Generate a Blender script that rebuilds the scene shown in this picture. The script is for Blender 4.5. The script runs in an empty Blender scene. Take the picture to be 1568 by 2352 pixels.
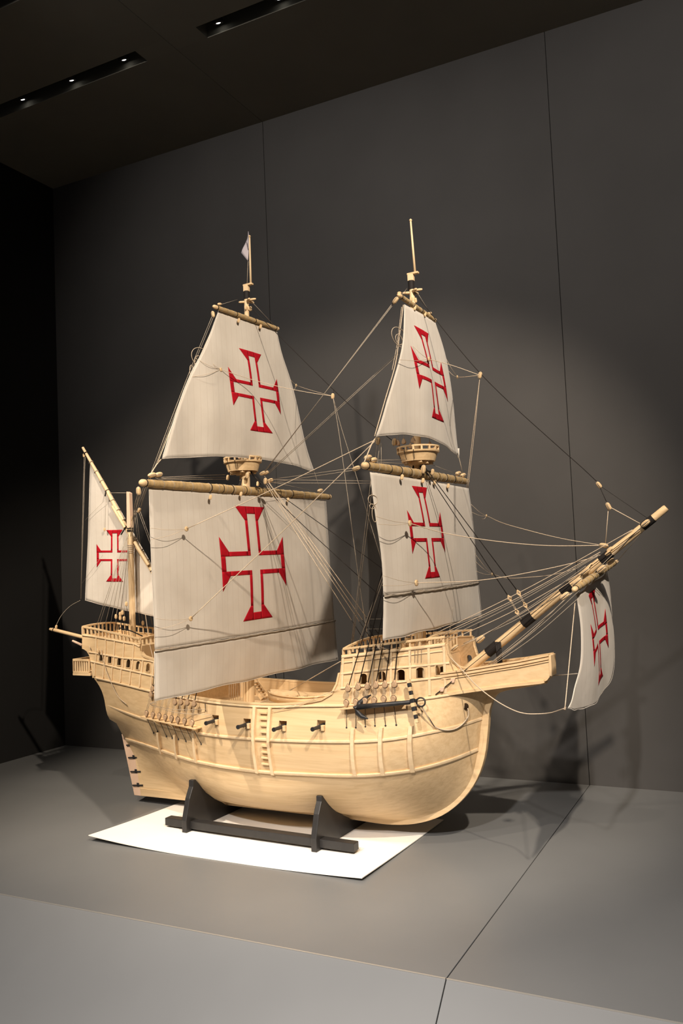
import bpy, bmesh, math, random
from math import sin, cos, pi, radians, sqrt, atan2, degrees
from mathutils import Vector, Matrix

random.seed(7)
scn = bpy.context.scene
COL = scn.collection

# ------------------------------------------------------------------ camera
F_PX, YAW, PITCH, ROLL = 1940.757, -.4630016, .0622284, -.0429905
CAM = Vector((0, 0, .9))
_fw = Vector((sin(YAW)*cos(PITCH), cos(YAW)*cos(PITCH), sin(PITCH)))
_r0 = Vector((cos(YAW), -sin(YAW), 0)); _u0 = _r0.cross(_fw)
_r = _r0*cos(ROLL)+_u0*sin(ROLL); _u = -_r0*sin(ROLL)+_u0*cos(ROLL)
cd = bpy.data.cameras.new('camera'); cam = bpy.data.objects.new('camera', cd); COL.objects.link(cam)
cd.sensor_fit = 'VERTICAL'; cd.sensor_height = 36; cd.lens = F_PX/2352*36; cd.clip_start = .05
cam.matrix_world = Matrix(((_r.x, _u.x, -_fw.x, 0), (_r.y, _u.y, -_fw.y, 0), (_r.z, _u.z, -_fw.z, .9), (0, 0, 0, 1)))
scn.camera = cam

# ------------------------------------------------------------------ world, lamps out of frame, exposure
w = bpy.data.worlds.new('World'); scn.world = w; w.use_nodes = True
w.node_tree.nodes['Background'].inputs[0].default_value = (1, .95, .90, 1)
w.node_tree.nodes['Background'].inputs[1].default_value = .05
vs = scn.view_settings
vs.view_transform = 'Standard'; vs.look = 'None'; vs.gamma = 1; vs.use_curve_mapping = False; vs.exposure = 0.42

def spot(name, loc, target, power, angle, blend=.5, size=.03, col=(1, .80, .58)):
    l = bpy.data.lights.new(name, 'SPOT'); l.energy = power; l.spot_size = radians(angle); l.spot_blend = blend
    l.shadow_soft_size = size; l.color = col
    o = bpy.data.objects.new(name, l); COL.objects.link(o); o.location = loc
    o.rotation_euler = (Vector(target)-Vector(loc)).to_track_quat('-Z', 'Y').to_euler()
    return o
WARM = (1, .85, .68); NEUT = (1, .92, .845)
spot('key_spot', (.55, .55, 3.02), (-1.25, 2.6, 1.0), 400, 46, .45, .035, WARM)
spot('key_spot', (-1.5, .45, 3.02), (-1.55, 2.6, .60), 125, 40, .8, .035, WARM)
spot('key_spot', (-2.55, .55, 3.02), (-2.12, 2.6, .66), 320, 38, .8, .035, WARM)
spot('floor_spot', (-.3, -1.2, 3.02), (-.10, 1.3, -.1), 780, 52, .95, .06, NEUT)
spot('floor_spot', (-1.6, -1.0, 3.02), (-1.5, 1.15, -.1), 540, 44, .95, .06, NEUT)
spot('wall_spot', (.35, .9, 3.02), (-.35, 3.42, 2.1), 110, 70, .9, .05, NEUT)
spot('wall_spot', (-1.9, 1.2, 3.02), (-1.9, 3.42, 2.1), 60, 80, .9, .05, NEUT)

# ------------------------------------------------------------------ the ship's own frame (bow +x, port +y)
SA = radians(-2.5); SO = Vector((-1.57, 2.629, 0))
SX = Vector((cos(SA), sin(SA), 0)); SY = Vector((-sin(SA), cos(SA), 0))
def _toS(P): d = P-SO; return Vector((d.dot(SX), d.dot(SY), d.z))
def _ray(px, py): return _fw+_r*((px-784)/F_PX)-_u*((py-1176)/F_PX)
def _hit(px, py, n, p0):
    d = _ray(px, py); return _toS(CAM+d*((p0-CAM).dot(n)/d.dot(n)))
def aty(px, py, y=0.): return _hit(px, py, SY, SO+SY*y)      # point of the ship's vertical plane y
def atx(px, py, x): return _hit(px, py, SX, SO+SX*x)         # point of the ship's cross plane x
def atz(px, py, z): return _hit(px, py, Vector((0, 0, 1)), Vector((0, 0, z)))

# ------------------------------------------------------------------ materials
def newmat(name):
    m = bpy.data.materials.new(name); m.use_nodes = True
    return m, m.node_tree.nodes, m.node_tree.links, m.node_tree.nodes['Principled BSDF']
def setp(b, **k):
    for a, v in k.items():
        n = {'rough': 'Roughness', 'spec': 'Specular IOR Level', 'metal': 'Metallic', 'sheen': 'Sheen Weight'}[a]
        b.inputs[n].default_value = v
def mat_plain(name, col, rough=.6, spec=.3, var=.0, scale=40, bump=0., metal=0.):
    m, N, L, b = newmat(name); setp(b, rough=rough, spec=spec, metal=metal)
    if var:
        tc = N.new('ShaderNodeTexCoord'); no = N.new('ShaderNodeTexNoise'); no.inputs['Scale'].default_value = scale; no.inputs['Detail'].default_value = 5
        L.new(tc.outputs['Object'], no.inputs['Vector'])
        r = N.new('ShaderNodeValToRGB'); r.color_ramp.elements[0].position = .3; r.color_ramp.elements[1].position = .7
        r.color_ramp.elements[0].color = tuple(c*(1-var) for c in col)+(1,); r.color_ramp.elements[1].color = tuple(min(1, c*(1+var)) for c in col)+(1,)
        L.new(no.outputs['Fac'], r.inputs['Fac']); L.new(r.outputs['Color'], b.inputs['Base Color'])
        if bump:
            bp = N.new('ShaderNodeBump'); bp.inputs['Strength'].default_value = bump; bp.inputs['Distance'].default_value = .002
            L.new(no.outputs['Fac'], bp.inputs['Height']); L.new(bp.outputs['Normal'], b.inputs['Normal'])
    else: b.inputs['Base Color'].default_value = (*col, 1)
    return m
def mat_wood(name, c1, c2, stretch=(1.2, 26, 26), rough=.5):
    m, N, L, b = newmat(name); setp(b, rough=rough, spec=.25)
    tc = N.new('ShaderNodeTexCoord'); mp = N.new('ShaderNodeMapping'); mp.inputs['Scale'].default_value = stretch
    L.new(tc.outputs['Object'], mp.inputs['Vector'])
    no = N.new('ShaderNodeTexNoise'); no.inputs['Scale'].default_value = 3.0; no.inputs['Detail'].default_value = 6; no.inputs['Roughness'].default_value = .6; no.inputs['Distortion'].default_value = .4
    L.new(mp.outputs[0], no.inputs['Vector'])
    r = N.new('ShaderNodeValToRGB'); r.color_ramp.elements[0].position = .32; r.color_ramp.elements[1].position = .62
    r.color_ramp.elements[0].color = (*c1, 1); r.color_ramp.elements[1].color = (*c2, 1)
    L.new(no.outputs['Fac'], r.inputs['Fac']); L.new(r.outputs['Color'], b.inputs['Base Color'])
    bp = N.new('ShaderNodeBump'); bp.inputs['Strength'].default_value = .08; bp.inputs['Distance'].default_value = .001
    L.new(no.outputs['Fac'], bp.inputs['Height']); L.new(bp.outputs['Normal'], b.inputs['Normal'])
    return m
def mat_sail(name, axis='Y', period=.031):
    m, N, L, b = newmat(name); setp(b, rough=.85, spec=.1, sheen=.2)
    tc = N.new('ShaderNodeTexCoord'); sp = N.new('ShaderNodeSeparateXYZ'); L.new(tc.outputs['Object'], sp.inputs[0])
    dv = N.new('ShaderNodeMath'); dv.operation = 'DIVIDE'; dv.inputs[1].default_value = period; L.new(sp.outputs[axis], dv.inputs[0])
    fr = N.new('ShaderNodeMath'); fr.operation = 'FRACT'; L.new(dv.outputs[0], fr.inputs[0])
    lt = N.new('ShaderNodeMath'); lt.operation = 'LESS_THAN'; lt.inputs[1].default_value = .045; L.new(fr.outputs[0], lt.inputs[0])
    no = N.new('ShaderNodeTexNoise'); no.inputs['Scale'].default_value = 9; no.inputs['Detail'].default_value = 4; L.new(tc.outputs['Object'], no.inputs['Vector'])
    r = N.new('ShaderNodeValToRGB'); r.color_ramp.elements[0].position = .3; r.color_ramp.elements[1].position = .75
    r.color_ramp.elements[0].color = (.71, .65, .575, 1); r.color_ramp.elements[1].color = (.80, .745, .67, 1)
    L.new(no.outputs['Fac'], r.inputs['Fac'])
    mx = N.new('ShaderNodeMix'); mx.data_type = 'RGBA'; mx.blend_type = 'MIX'
    L.new(lt.outputs[0], mx.inputs['Factor']); L.new(r.outputs['Color'], mx.inputs[6]); mx.inputs[7].default_value = (.655, .59, .515, 1)
    L.new(mx.outputs[2], b.inputs['Base Color'])
    n2 = N.new('ShaderNodeTexNoise'); n2.inputs['Scale'].default_value = 26; n2.inputs['Detail'].default_value = 3; L.new(tc.outputs['Object'], n2.inputs['Vector'])
    bp = N.new('ShaderNodeBump'); bp.inputs['Strength'].default_value = .25; bp.inputs['Distance'].default_value = .004
    L.new(n2.outputs['Fac'], bp.inputs['Height']); L.new(bp.outputs['Normal'], b.inputs['Normal'])
    tr = N.new('ShaderNodeBsdfTranslucent'); L.new(mx.outputs[2], tr.inputs['Color'])
    ms = N.new('ShaderNodeMixShader'); ms.inputs[0].default_value = .18
    L.new(b.outputs[0], ms.inputs[1]); L.new(tr.outputs[0], ms.inputs[2]); L.new(ms.outputs[0], N['Material Output'].inputs['Surface'])
    return m
def mat_emit(name, col, s):
    m, N, L, b = newmat(name); b.inputs['Emission Color'].default_value = (*col, 1); b.inputs['Emission Strength'].default_value = s
    b.inputs['Base Color'].default_value = (*col, 1); return m

M = {}
M['wood'] = mat_wood('pale_wood', (.62, .435, .240), (.73, .535, .315))
M['wood_v'] = mat_wood('pale_wood_upright', (.68, .49, .285), (.77, .585, .365), (26, 26, 1.2))
M['wood_y'] = mat_wood('pale_wood_crosswise', (.68, .49, .285), (.77, .585, .365), (26, 1.2, 26))
M['trim'] = mat_wood('paler_trim_wood', (.70, .515, .310), (.79, .61, .395), (8, 8, 8))
M['pink'] = mat_wood('pinkish_wood', (.66, .46, .33), (.74, .53, .40), (6, 26, 3))
M['canvas'] = mat_plain('rolled_canvas', (.44, .31, .155), .8, .1, .2, 60, .4)
M['sail'] = mat_sail('sailcloth'); M['sailx'] = mat_sail('sailcloth_fore_aft', 'X')
M['red'] = mat_plain('red_cloth', (.42, .008, .018), .8, .1, .08, 80)
M['rope'] = mat_plain('pale_rope', (.55, .45, .34), .9, .05, .15, 300)
M['twine'] = mat_plain('grey_twine', (.36, .31, .25), .9, .05, .15, 300)
M['tar'] = mat_plain('tarred_rope', (.018, .015, .014), .7, .2)
M['iron'] = mat_plain('black_iron', (.022, .022, .024), .45, .4, .2, 60)
M['black'] = mat_plain('black_paint', (.022, .021, .021), .42, .4, .15, 30)
M['deadeye'] = mat_wood('deadeye_wood', (.40, .26, .155), (.52, .36, .23), (20, 20, 20))
M['dark_int'] = mat_plain('dark_interior', (.03, .02, .013), .9, .0)
M['sheet'] = mat_plain('white_board', (.80, .77, .72), .6, .2, .02, 12)
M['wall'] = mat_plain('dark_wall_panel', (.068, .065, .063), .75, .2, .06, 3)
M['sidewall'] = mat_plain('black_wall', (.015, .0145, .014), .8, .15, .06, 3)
M['ceil'] = mat_plain('dark_ceiling', (.16, .152, .128), .85, .15, .06, 3)
M['seam'] = mat_plain('seam_black', (.006, .006, .006), .9, .0)
M['floor'] = mat_plain('grey_platform', (.158, .160, .160), .36, .45, .05, 2.2)
M['edge'] = mat_plain('bare_metal_edge', (.6, .57, .52), .3, .5, 0, 1, 0, .6)
M['lamp'] = mat_emit('lamp_glass', (1, .97, .9), 6)
M['pennant'] = mat_plain('pale_pennant_cloth', (.50, .45, .47), .85, .1)

# ------------------------------------------------------------------ mesh builder
class MB:
    def __init__(s): s.v = []; s.f = []
    def add(s, vs, fs):
        o = len(s.v); s.v += [tuple(p) for p in vs]; s.f += [tuple(i+o for i in f) for f in fs]; return s
    def box(s, c, d, rot=None):
        hx, hy, hz = d[0]/2, d[1]/2, d[2]/2; c = Vector(c)
        P = [Vector((x, y, z)) for x in (-hx, hx) for y in (-hy, hy) for z in (-hz, hz)]
        if rot is not None: P = [rot @ p for p in P]
        return s.add([c+p for p in P], [(0, 1, 3, 2), (4, 6, 7, 5), (0, 4, 5, 1), (2, 3, 7, 6), (0, 2, 6, 4), (1, 5, 7, 3)])
    def bar(s, a, b, wd, ht, up=(0, 0, 1)):
        a = Vector(a); b = Vector(b); d = (b-a); l = d.length; d.normalize(); up = Vector(up)
        side = d.cross(up); side = side.normalized() if side.length > 1e-6 else Vector((1, 0, 0)); u2 = side.cross(d)
        P = [q+side*sx*wd/2+u2*sz*ht/2 for q in (a, b) for sx in (-1, 1) for sz in (-1, 1)]
        return s.add(P, [(0, 2, 3, 1), (4, 5, 7, 6), (0, 1, 5, 4), (2, 6, 7, 3), (0, 4, 6, 2), (1, 3, 7, 5)])
    def tube(s, pts, rad, n=6, cap=True):
        pts = [Vector(p) for p in pts]; m = len(pts); R = rad if isinstance(rad, (list, tuple)) else [rad]*m
        T = [(pts[min(i+1, m-1)]-pts[max(i-1, 0)]).normalized() for i in range(m)]
        ref = Vector((0, 0, 1)) if abs(T[0].z) < .9 else Vector((1, 0, 0))
        V = []
        for i in range(m):
            a = T[i].cross(ref); a = a.normalized() if a.length > 1e-5 else Vector((0, 1, 0)); b = T[i].cross(a)
            V += [pts[i]+a*cos(2*pi*k/n)*R[i]+b*sin(2*pi*k/n)*R[i] for k in range(n)]
        Fc = [(i*n+k, i*n+(k+1) % n, (i+1)*n+(k+1) % n, (i+1)*n+k) for i in range(m-1) for k in range(n)]
        if cap: Fc += [tuple(range(n))[::-1], tuple((m-1)*n+k for k in range(n))]
        return s.add(V, Fc)
    def lathe(s, c, prof, n=24, axis='Z', close=False):
        c = Vector(c); V = []
        for (r, h) in prof:
            for k in range(n):
                a = 2*pi*k/n; p = (r*cos(a), r*sin(a), h)
                if axis == 'Y': p = (r*cos(a), h, r*sin(a))
                if axis == 'X': p = (h, r*cos(a), r*sin(a))
                V.append(c+Vector(p))
        m = len(prof); rng = range(m if close else m-1)
        Fc = [(i*n+k, i*n+(k+1) % n, ((i+1) % m)*n+(k+1) % n, ((i+1) % m)*n+k) for i in rng for k in range(n)]
        if not close: Fc += [tuple(range(n))[::-1], tuple((m-1)*n+k for k in range(n))]
        return s.add(V, Fc)
    def grid(s, G):
        nu = len(G); nv = len(G[0])
        return s.add([p for row in G for p in row], [(i*nv+j, i*nv+j+1, (i+1)*nv+j+1, (i+1)*nv+j) for i in range(nu-1) for j in range(nv-1)])
    def prism(s, poly, d):          # poly: 3-D points in a plane, extruded along d
        n = len(poly); P = [Vector(p) for p in poly]; d = Vector(d)
        return s.add(P+[p+d for p in P], [tuple(range(n))[::-1], tuple(range(n, 2*n))]+[(i, (i+1) % n, n+(i+1) % n, n+i) for i in range(n)])
    def loft(s, secs, closed=True): # secs: list of cross-section loops
        n = len(secs[0]); m = len(secs); V = [p for q in secs for p in q]
        Fc = [(i*n+k, i*n+(k+1) % n, (i+1)*n+(k+1) % n, (i+1)*n+k) for i in range(m-1) for k in range(n)]
        Fc += [tuple(range(n))[::-1], tuple((m-1)*n+k for k in range(n))]
        return s.add(V, Fc)
    def mesh(s, name, mat, smooth=False):
        me = bpy.data.meshes.new(name); me.from_pydata(s.v, [], s.f); me.update()
        bm = bmesh.new(); bm.from_mesh(me); bmesh.ops.recalc_face_normals(bm, faces=bm.faces); bm.to_mesh(me); bm.free()
        if mat: me.materials.append(mat)
        if smooth:
            for p in me.polygons: p.use_smooth = True
        return me
    def build(s, name, mat, parent=None, smooth=False, bevel=0, sharp=None):
        me = s.mesh(name, mat, smooth); o = bpy.data.objects.new(name, me); COL.objects.link(o)
        if parent: o.parent = parent
        if smooth and sharp is not None: sharpen(me, sharp)
        if bevel:
            md = o.modifiers.new('bevel', 'BEVEL'); md.width = bevel; md.segments = 2; md.limit_method = 'ANGLE'
        return o
def sharpen(me, ang):
    bm = bmesh.new(); bm.from_mesh(me)
    for e in bm.edges:
        if len(e.link_faces) == 2 and e.calc_face_angle(0) > radians(ang): e.smooth = False
    bm.to_mesh(me); bm.free()
def link(name, me, parent, mtx=None):
    o = bpy.data.objects.new(name, me); COL.objects.link(o); o.parent = parent
    if mtx is not None: o.matrix_local = mtx
    return o
def empty(name, loc, rz=0, parent=None):
    o = bpy.data.objects.new(name, None); COL.objects.link(o); o.location = loc; o.rotation_euler = (0, 0, rz); o.empty_display_size = .1; o.parent = parent
    return o
def tag(o, label=None, cat=None, group=None, kind=None):
    for k, v in (('label', label), ('category', cat), ('group', group), ('kind', kind)):
        if v: o[k] = v
    return o
def interp(tab, x):
    if x <= tab[0][0]: a, b = tab[0], tab[1]
    elif x >= tab[-1][0]: a, b = tab[-2], tab[-1]
    else:
        for a, b in zip(tab, tab[1:]):
            if a[0] <= x <= b[0]: break
    t = (x-a[0])/(b[0]-a[0]); return a[1]+(b[1]-a[1])*t
def clampi(tab, x): return interp(tab, min(max(x, tab[0][0]), tab[-1][0]))
def cat(P, n):                       # chord-length Catmull-Rom through P, n samples
    P = [Vector(p) for p in P]; d = [0]
    for a, b in zip(P, P[1:]): d.append(d[-1]+max((b-a).length, 1e-9)**.75)
    E = [P[0]*2-P[1]]+P+[P[-1]*2-P[-2]]; D = [2*d[0]-d[1]]+d+[2*d[-1]-d[-2]]
    out = []
    for k in range(n):
        t = d[-1]*k/(n-1); i = 0
        while i < len(P)-2 and t > d[i+1]: i += 1
        p0, p1, p2, p3 = E[i:i+4]; t0, t1, t2, t3 = D[i:i+4]
        L = lambda a, b, ta, tb: a*((tb-t)/(tb-ta))+b*((t-ta)/(tb-ta))
        A1, A2, A3 = L(p0, p1, t0, t1), L(p1, p2, t1, t2), L(p2, p3, t2, t3)
        out.append(L(L(A1, A2, t0, t2), L(A2, A3, t1, t3), t1, t2))
    return out

# ------------------------------------------------------------------ the room
WY, LX, CZ, FY = 3.422, -3.419, 3.06, 1.765         # back wall, left wall, ceiling, platform front edge
S1, S2, PW = -.6775, -2.0452, 1.3677                # panel seams and pitch
RX = 2.06
g = .0022
def struct(o): o['kind'] = 'structure'; return o
def panelset(parent, boxes, name, mat):
    for (c, d) in boxes: MB().box((0, 0, 0), d).build(name, mat, parent, bevel=.0012).location = c
wb = struct(MB().box(((LX+RX)/2, WY+.045, 1.43), (RX-LX+.2, .05, 3.4)).build('wall_back', M['seam']))
xs = [LX-.05, S2, S1, S1+PW, RX+.05]
panelset(wb, [(((a+b)/2, WY+.01, 1.43), (b-a-g, .02, 3.3)) for a, b in zip(xs, xs[1:])], 'wall_panel', M['wall'])
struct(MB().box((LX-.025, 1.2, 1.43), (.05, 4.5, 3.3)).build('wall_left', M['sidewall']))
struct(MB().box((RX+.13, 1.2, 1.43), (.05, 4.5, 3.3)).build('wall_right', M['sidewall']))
# the platform: two top panels, two sloping front panels, bright arrises
fl = struct(MB().box(((LX+RX)/2, (FY+WY)/2, -.06), (RX-LX, WY-FY, .05)).build('floor', M['seam']))
panelset(fl, [(((a+b)/2, (FY+WY)/2, -.01), (b-a-g, WY-FY, .02)) for a, b in ((LX, S1), (S1, RX))], 'platform_panel', M['floor'])
sl = Vector((0, 1.6928-FY, -.0591)).normalized(); ln = .62
for a, b in ((LX, S1), (S1, RX)):
    nrm = Vector((0, sl.z, -sl.y)); p0 = Vector((0, FY, 0))
    mb = MB(); q = [p0, p0+sl*ln, p0+sl*ln-nrm*.02*(-1 if nrm.y > 0 else 1), p0-nrm*.02*(-1 if nrm.y > 0 else 1)]
    mb.prism([(a+g/2, p.y, p.z) for p in q], (b-a-g, 0, 0)); mb.build('front_panel', M['floor'], fl, bevel=.0012)
    MB().bar((a+g/2, FY-.0003, .0002), (b-g/2, FY-.0003, .0002), .0026, .0022).build('panel_edge', M['edge'], fl)
struct(MB().box(((LX+RX)/2, -.4, -.62), (RX-LX, 5, .04)).build('floor', M['sidewall']))
# ceiling with two rows of recessed lamp slots
ce = struct(MB().box(((LX+RX)/2, 1.2, CZ+.19), (RX-LX+.2, 4.6, .05)).build('ceiling', M['seam']))
rows = [(2.135, 2.215, [(LX, -2.33)]), (2.675, 2.755, [(LX, -2.2), (-1.89, -.72)])]
bands = [(-1.0, 2.135), (2.215, 2.675), (2.755, WY)]
cb = []
for a, b in ((LX, S2), (S2, RX)):
    for y0, y1 in bands: cb.append((((a+b)/2, (y0+y1)/2, CZ+.07), (b-a-g, y1-y0, .14)))
for y0, y1, slots in rows:
    x = LX
    for (s0, s1) in slots+[(RX, RX)]:
        if s0-x > .01:
            for a, b in ((max(x, LX), min(s0, S2)), (max(x, S2), s0)):
                if b-a > .01: cb.append((((a+b)/2, (y0+y1)/2, CZ+.07), (b-a-g, y1-y0, .14)))
        x = s1
for c, d in cb: MB().box((0, 0, 0), d).build('ceiling_panel', M['ceil'], ce).location = c
def ceiling_lamp(px, py, label):
    P = CAM+_ray(px, py)*((CZ+.018-CAM.z)/_ray(px, py).z); P.y = min(P.y, 2.722)
    t = empty('recessed_spotlight', P); tag(t, label, 'spotlight', 'recessed ceiling spotlights')
    R = Matrix.Rotation(radians(24), 3, 'X')
    def rot(mb): mb.v = [tuple(R @ Vector(v)) for v in mb.v]; return mb
    rot(MB().lathe((0, 0, 0), [(.012, .0), (.016, -.002), (.021, -.001), (.022, .004), (.022, .055), (.012, .062)], 20)).build('housing', M['iron'], t, True)
    rot(MB().lathe((0, 0, 0), [(.0005, -.0015), (.006, -.001), (.0090, .0), (.0090, .001)], 16)).build('lens', M['lamp'], t, True)
    MB().box((0, 0, .085), (.012, .012, .075)).build('mount', M['iron'], t)
    spot('lamp_light', P+Vector((0, 0, -.045)), (P.x+.1, P.y-.5, 0), 3.0, 70, .6, .012, (1, .9, .8)).name = 'lamp_light'
for (px, py, lb) in ((61, 234, 'small spotlight nearest the left wall in the left ceiling slot'), (169, 188, 'middle spotlight of three in the left ceiling slot'),
                     (289, 141, 'spotlight nearest the closed end of the left ceiling slot'), (503, 55, 'spotlight at the closed end of the right ceiling slot'),
                     (643, 0, 'spotlight cut by the top edge in the right ceiling slot')):
    ceiling_lamp(px, py, lb)

# ------------------------------------------------------------------ board and stand under the ship
def world_at(px, py, z): q = _ray(px, py); q = CAM+q*((z-CAM.z)/q.z); return Vector((q.x, q.y, 0))
cor = [world_at(203, 1918, .022), world_at(831, 2016, .012), Vector((-1.06, 2.815, 0)), Vector((-2.10, 2.83, 0))]
G = []; GB = []
for i in range(41):
    u = i/40; r1 = []; r2 = []
    for j in range(13):
        v = j/12; p = cor[0]*(1-u)*(1-v)+cor[1]*u*(1-v)+cor[2]*u*v+cor[3]*(1-u)*v
        lift = .019*max(0, 1-u/.42)**2*(1-v)**2+.009*max(0, (u-.62)/.38)**2*(1-v)**2
        r1.append((p.x, p.y, .0030+lift)); r2.append((p.x, p.y, .0006+lift))
    G.append(r1); GB.append(r2)
mb = MB().grid(G); nv = 13; o0 = len(mb.v); mb.grid(GB)
per = [i*nv for i in range(41)]+[40*nv+j for j in range(1, 13)]+[i*nv+12 for i in range(39, -1, -1)]+[j for j in range(11, 0, -1)]
mb.f += [(per[k], per[(k+1) % len(per)], o0+per[(k+1) % len(per)], o0+per[k]) for k in range(len(per))]
tag(mb.build('white_board', M['sheet'], None, True, sharp=40), 'thin white board with curling front corners under the black stand', 'board')

ship = empty('model_ship', SO, SA)
tag(ship, 'pale wooden model sailing ship with red crosses on its white sails', 'model ship')
stand = empty('ship_stand', SO+Vector((0, 0, .0032)), SA)
tag(stand, 'black two-cradle stand carrying the model ship on the white board', 'stand')
ZS = -.0032
def cradle(x0, x1, prof):
    mb = MB(); half = [(-.250, 0), (-.250, .045), (-.228, .115), (-.208, .150)]+prof
    poly = half+[(-y, z) for y, z in reversed(half)]
    mb.prism([(x0, y, z+ZS*(0 if z == 0 else 1)) for y, z in poly], (x1-x0, 0, 0)); return mb
cradle(.241, .261, [(-.2075, .166), (-.190, .166), (-.158, .127), (-.118, .094), (-.069, .069), (-.03, .05), (-.018, .038)]).build('cradle', M['black'], stand, bevel=.002)
cradle(-.279, -.259, [(-.206, .172), (-.192, .172), (-.168, .146), (-.136, .112), (-.088, .078), (-.045, .055), (-.018, .036)]).build('cradle', M['black'], stand, bevel=.002)
for s in (-1, 1): MB().box((0.005, s*.212, .022), (.755, .034, .026)).build('rail', M['black'], stand, bevel=.002)

# ------------------------------------------------------------------ hull
LN = [
 [(-.680, .010, .050), (-.4, .011, .047), (0, .012, .049), (.3, .012, .052), (.42, .012, .054), (.505, .011, .066)],
 [(-.689, .010, .100), (-.5, .022, .095), (-.35, .056, .088), (-.26, .088, .079), (-.1, .118, .078), (.1, .122, .080), (.26, .104, .088), (.4, .088, .098), (.53, .052, .110), (.612, .011, .118)],
 [(-.702, .010, .160), (-.55, .050, .155), (-.40, .115, .150), (-.26, .167, .145), (-.1, .200, .140), (.1, .207, .140), (.26, .188, .153), (.4, .176, .163), (.52, .138, .176), (.61, .082, .188), (.688, .011, .198)],
 [(-.762, .012, .248), (-.60, .082, .250), (-.45, .150, .251), (-.257, .205, .240), (.05, .241, .235), (.22, .244, .241), (.41, .236, .250), (.49, .219, .257), (.575, .178, .266), (.665, .106, .286), (.724, .011, .305)],
 [(-.763, .100, .392), (-.516, .170, .366), (-.20, .235, .343), (.072, .260, .344), (.304, .262, .352), (.438, .252, .359), (.533, .232, .368), (.645, .165, .384), (.70, .095, .392), (.742, .011, .401)],
 [(-.828, .110, .505), (-.60, .160, .487), (-.436, .195, .473), (-.243, .228, .461), (-.10, .243, .454), (.10, .246, .452), (.235, .245, .4605), (.40, .236, .468), (.53, .205, .477), (.64, .148, .488), (.72, .085, .497), (.775, .011, .503)],
]
NT, NSG = 72, 5
LR = [cat(l, NT) for l in LN]
sec = []
for i in range(NT):
    c = cat([LR[k][i] for k in range(6)], 5*NSG+1)
    if i < 8:                                    # rounded tuck and hollow counter at the stern
        for k in range(NSG+1):
            q = sin(pi*k/NSG)*(1-i/8)**1.5; q2 = sin(pi*(k/NSG)**.55)*(1-i/8)**1.5; c[3*NSG+k].x -= .013*q2; c[3*NSG+k].y += .012*q2
            c[4*NSG+k].x += .011*q
    sec.append(c)
NS = 5*NSG+1
tabs = [([(p.x, p.y) for p in l], [(p.x, p.z) for p in l]) for l in LR]
def l5z(x): return clampi(tabs[5][1], x)
def l5b(x): return clampi(tabs[5][0], x) if x > -.828 else .110+(x+.828)*.08
KT = [(-.90, .05), (-.7, .14), (-.54, .20), (-.44, .15), (.2, .14), (.36, .16), (.53, .12), (.676, .03), (.78, .0)]
def side_b(x, z):
    z5 = l5z(x)
    if z >= z5: return l5b(x)-clampi(KT, x)*(z-z5)
    pr = sorted((clampi(t[1], x), clampi(t[0], x)) for t in tabs)
    V = cat([(a, b, 0) for a, b in pr], 40)
    return clampi([(p.x, p.y) for p in V], z)
def onside(px, py, it=8):            # the starboard side of the hull met at that spot of the photograph
    b = .2
    for _ in range(it): P = aty(px, py, -b); b = .5*b+.5*side_b(P.x, P.z)
    return aty(px, py, -b)
def surf(x, z, s=-1, off=0): return Vector((x, s*(side_b(x, z)+off), z))

hb = MB(); ring = 2*NS
for i in range(NT):
    hb.v += [(p.x, -p.y, p.z) for p in reversed(sec[i])]+[(p.x, p.y, p.z) for p in sec[i]]
for i in range(NT-1):
    hb.f += [(i*ring+k, i*ring+k+1, (i+1)*ring+k+1, (i+1)*ring+k) for k in range(ring-1)]
    hb.f.append((i*ring+ring-1, i*ring, (i+1)*ring, (i+1)*ring+ring-1))
for i in (0, NT-1):
    for k in range(NS-1): hb.f.append((i*ring+k, i*ring+k+1, i*ring+ring-2-k, i*ring+ring-1-k))
hull = hb.build('hull', M['wood'], ship, True)
DECK = .402
wl = MB()
xs_ = [-.345+.705*k/30 for k in range(31)]
wl.loft([[(x, -(side_b(x, z)-.011), z) for z in (DECK, .43, .455, .53)]+[(x, side_b(x, z)-.011, z) for z in (.53, .455, .43, DECK)] for x in xs_])
GP = [(494.8, 1653), (567.6, 1661.5), (649, 1667), (737, 1666)]
GPS = [onside(*p) for p in GP]
for p in GPS:
    for s in (-1, 1): wl.box((p.x, s*(-p.y-.005), p.z), (.030, .070, .030))
def cut(ob, cutter_mb):
    c = cutter_mb.build('cutter', M['wood']); c.parent = ob.parent
    md = ob.modifiers.new('b', 'BOOLEAN'); md.operation = 'DIFFERENCE'; md.object = c; md.solver = 'EXACT'; md.use_self = True
    bpy.context.view_layer.update()
    dg = bpy.context.evaluated_depsgraph_get(); me = bpy.data.meshes.new_from_object(ob.evaluated_get(dg))
    ob.modifiers.clear(); old = ob.data; ob.data = me; me.name = ob.name
    bpy.data.objects.remove(c); sharpen(me, 35)
cut(hull, wl)

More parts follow.
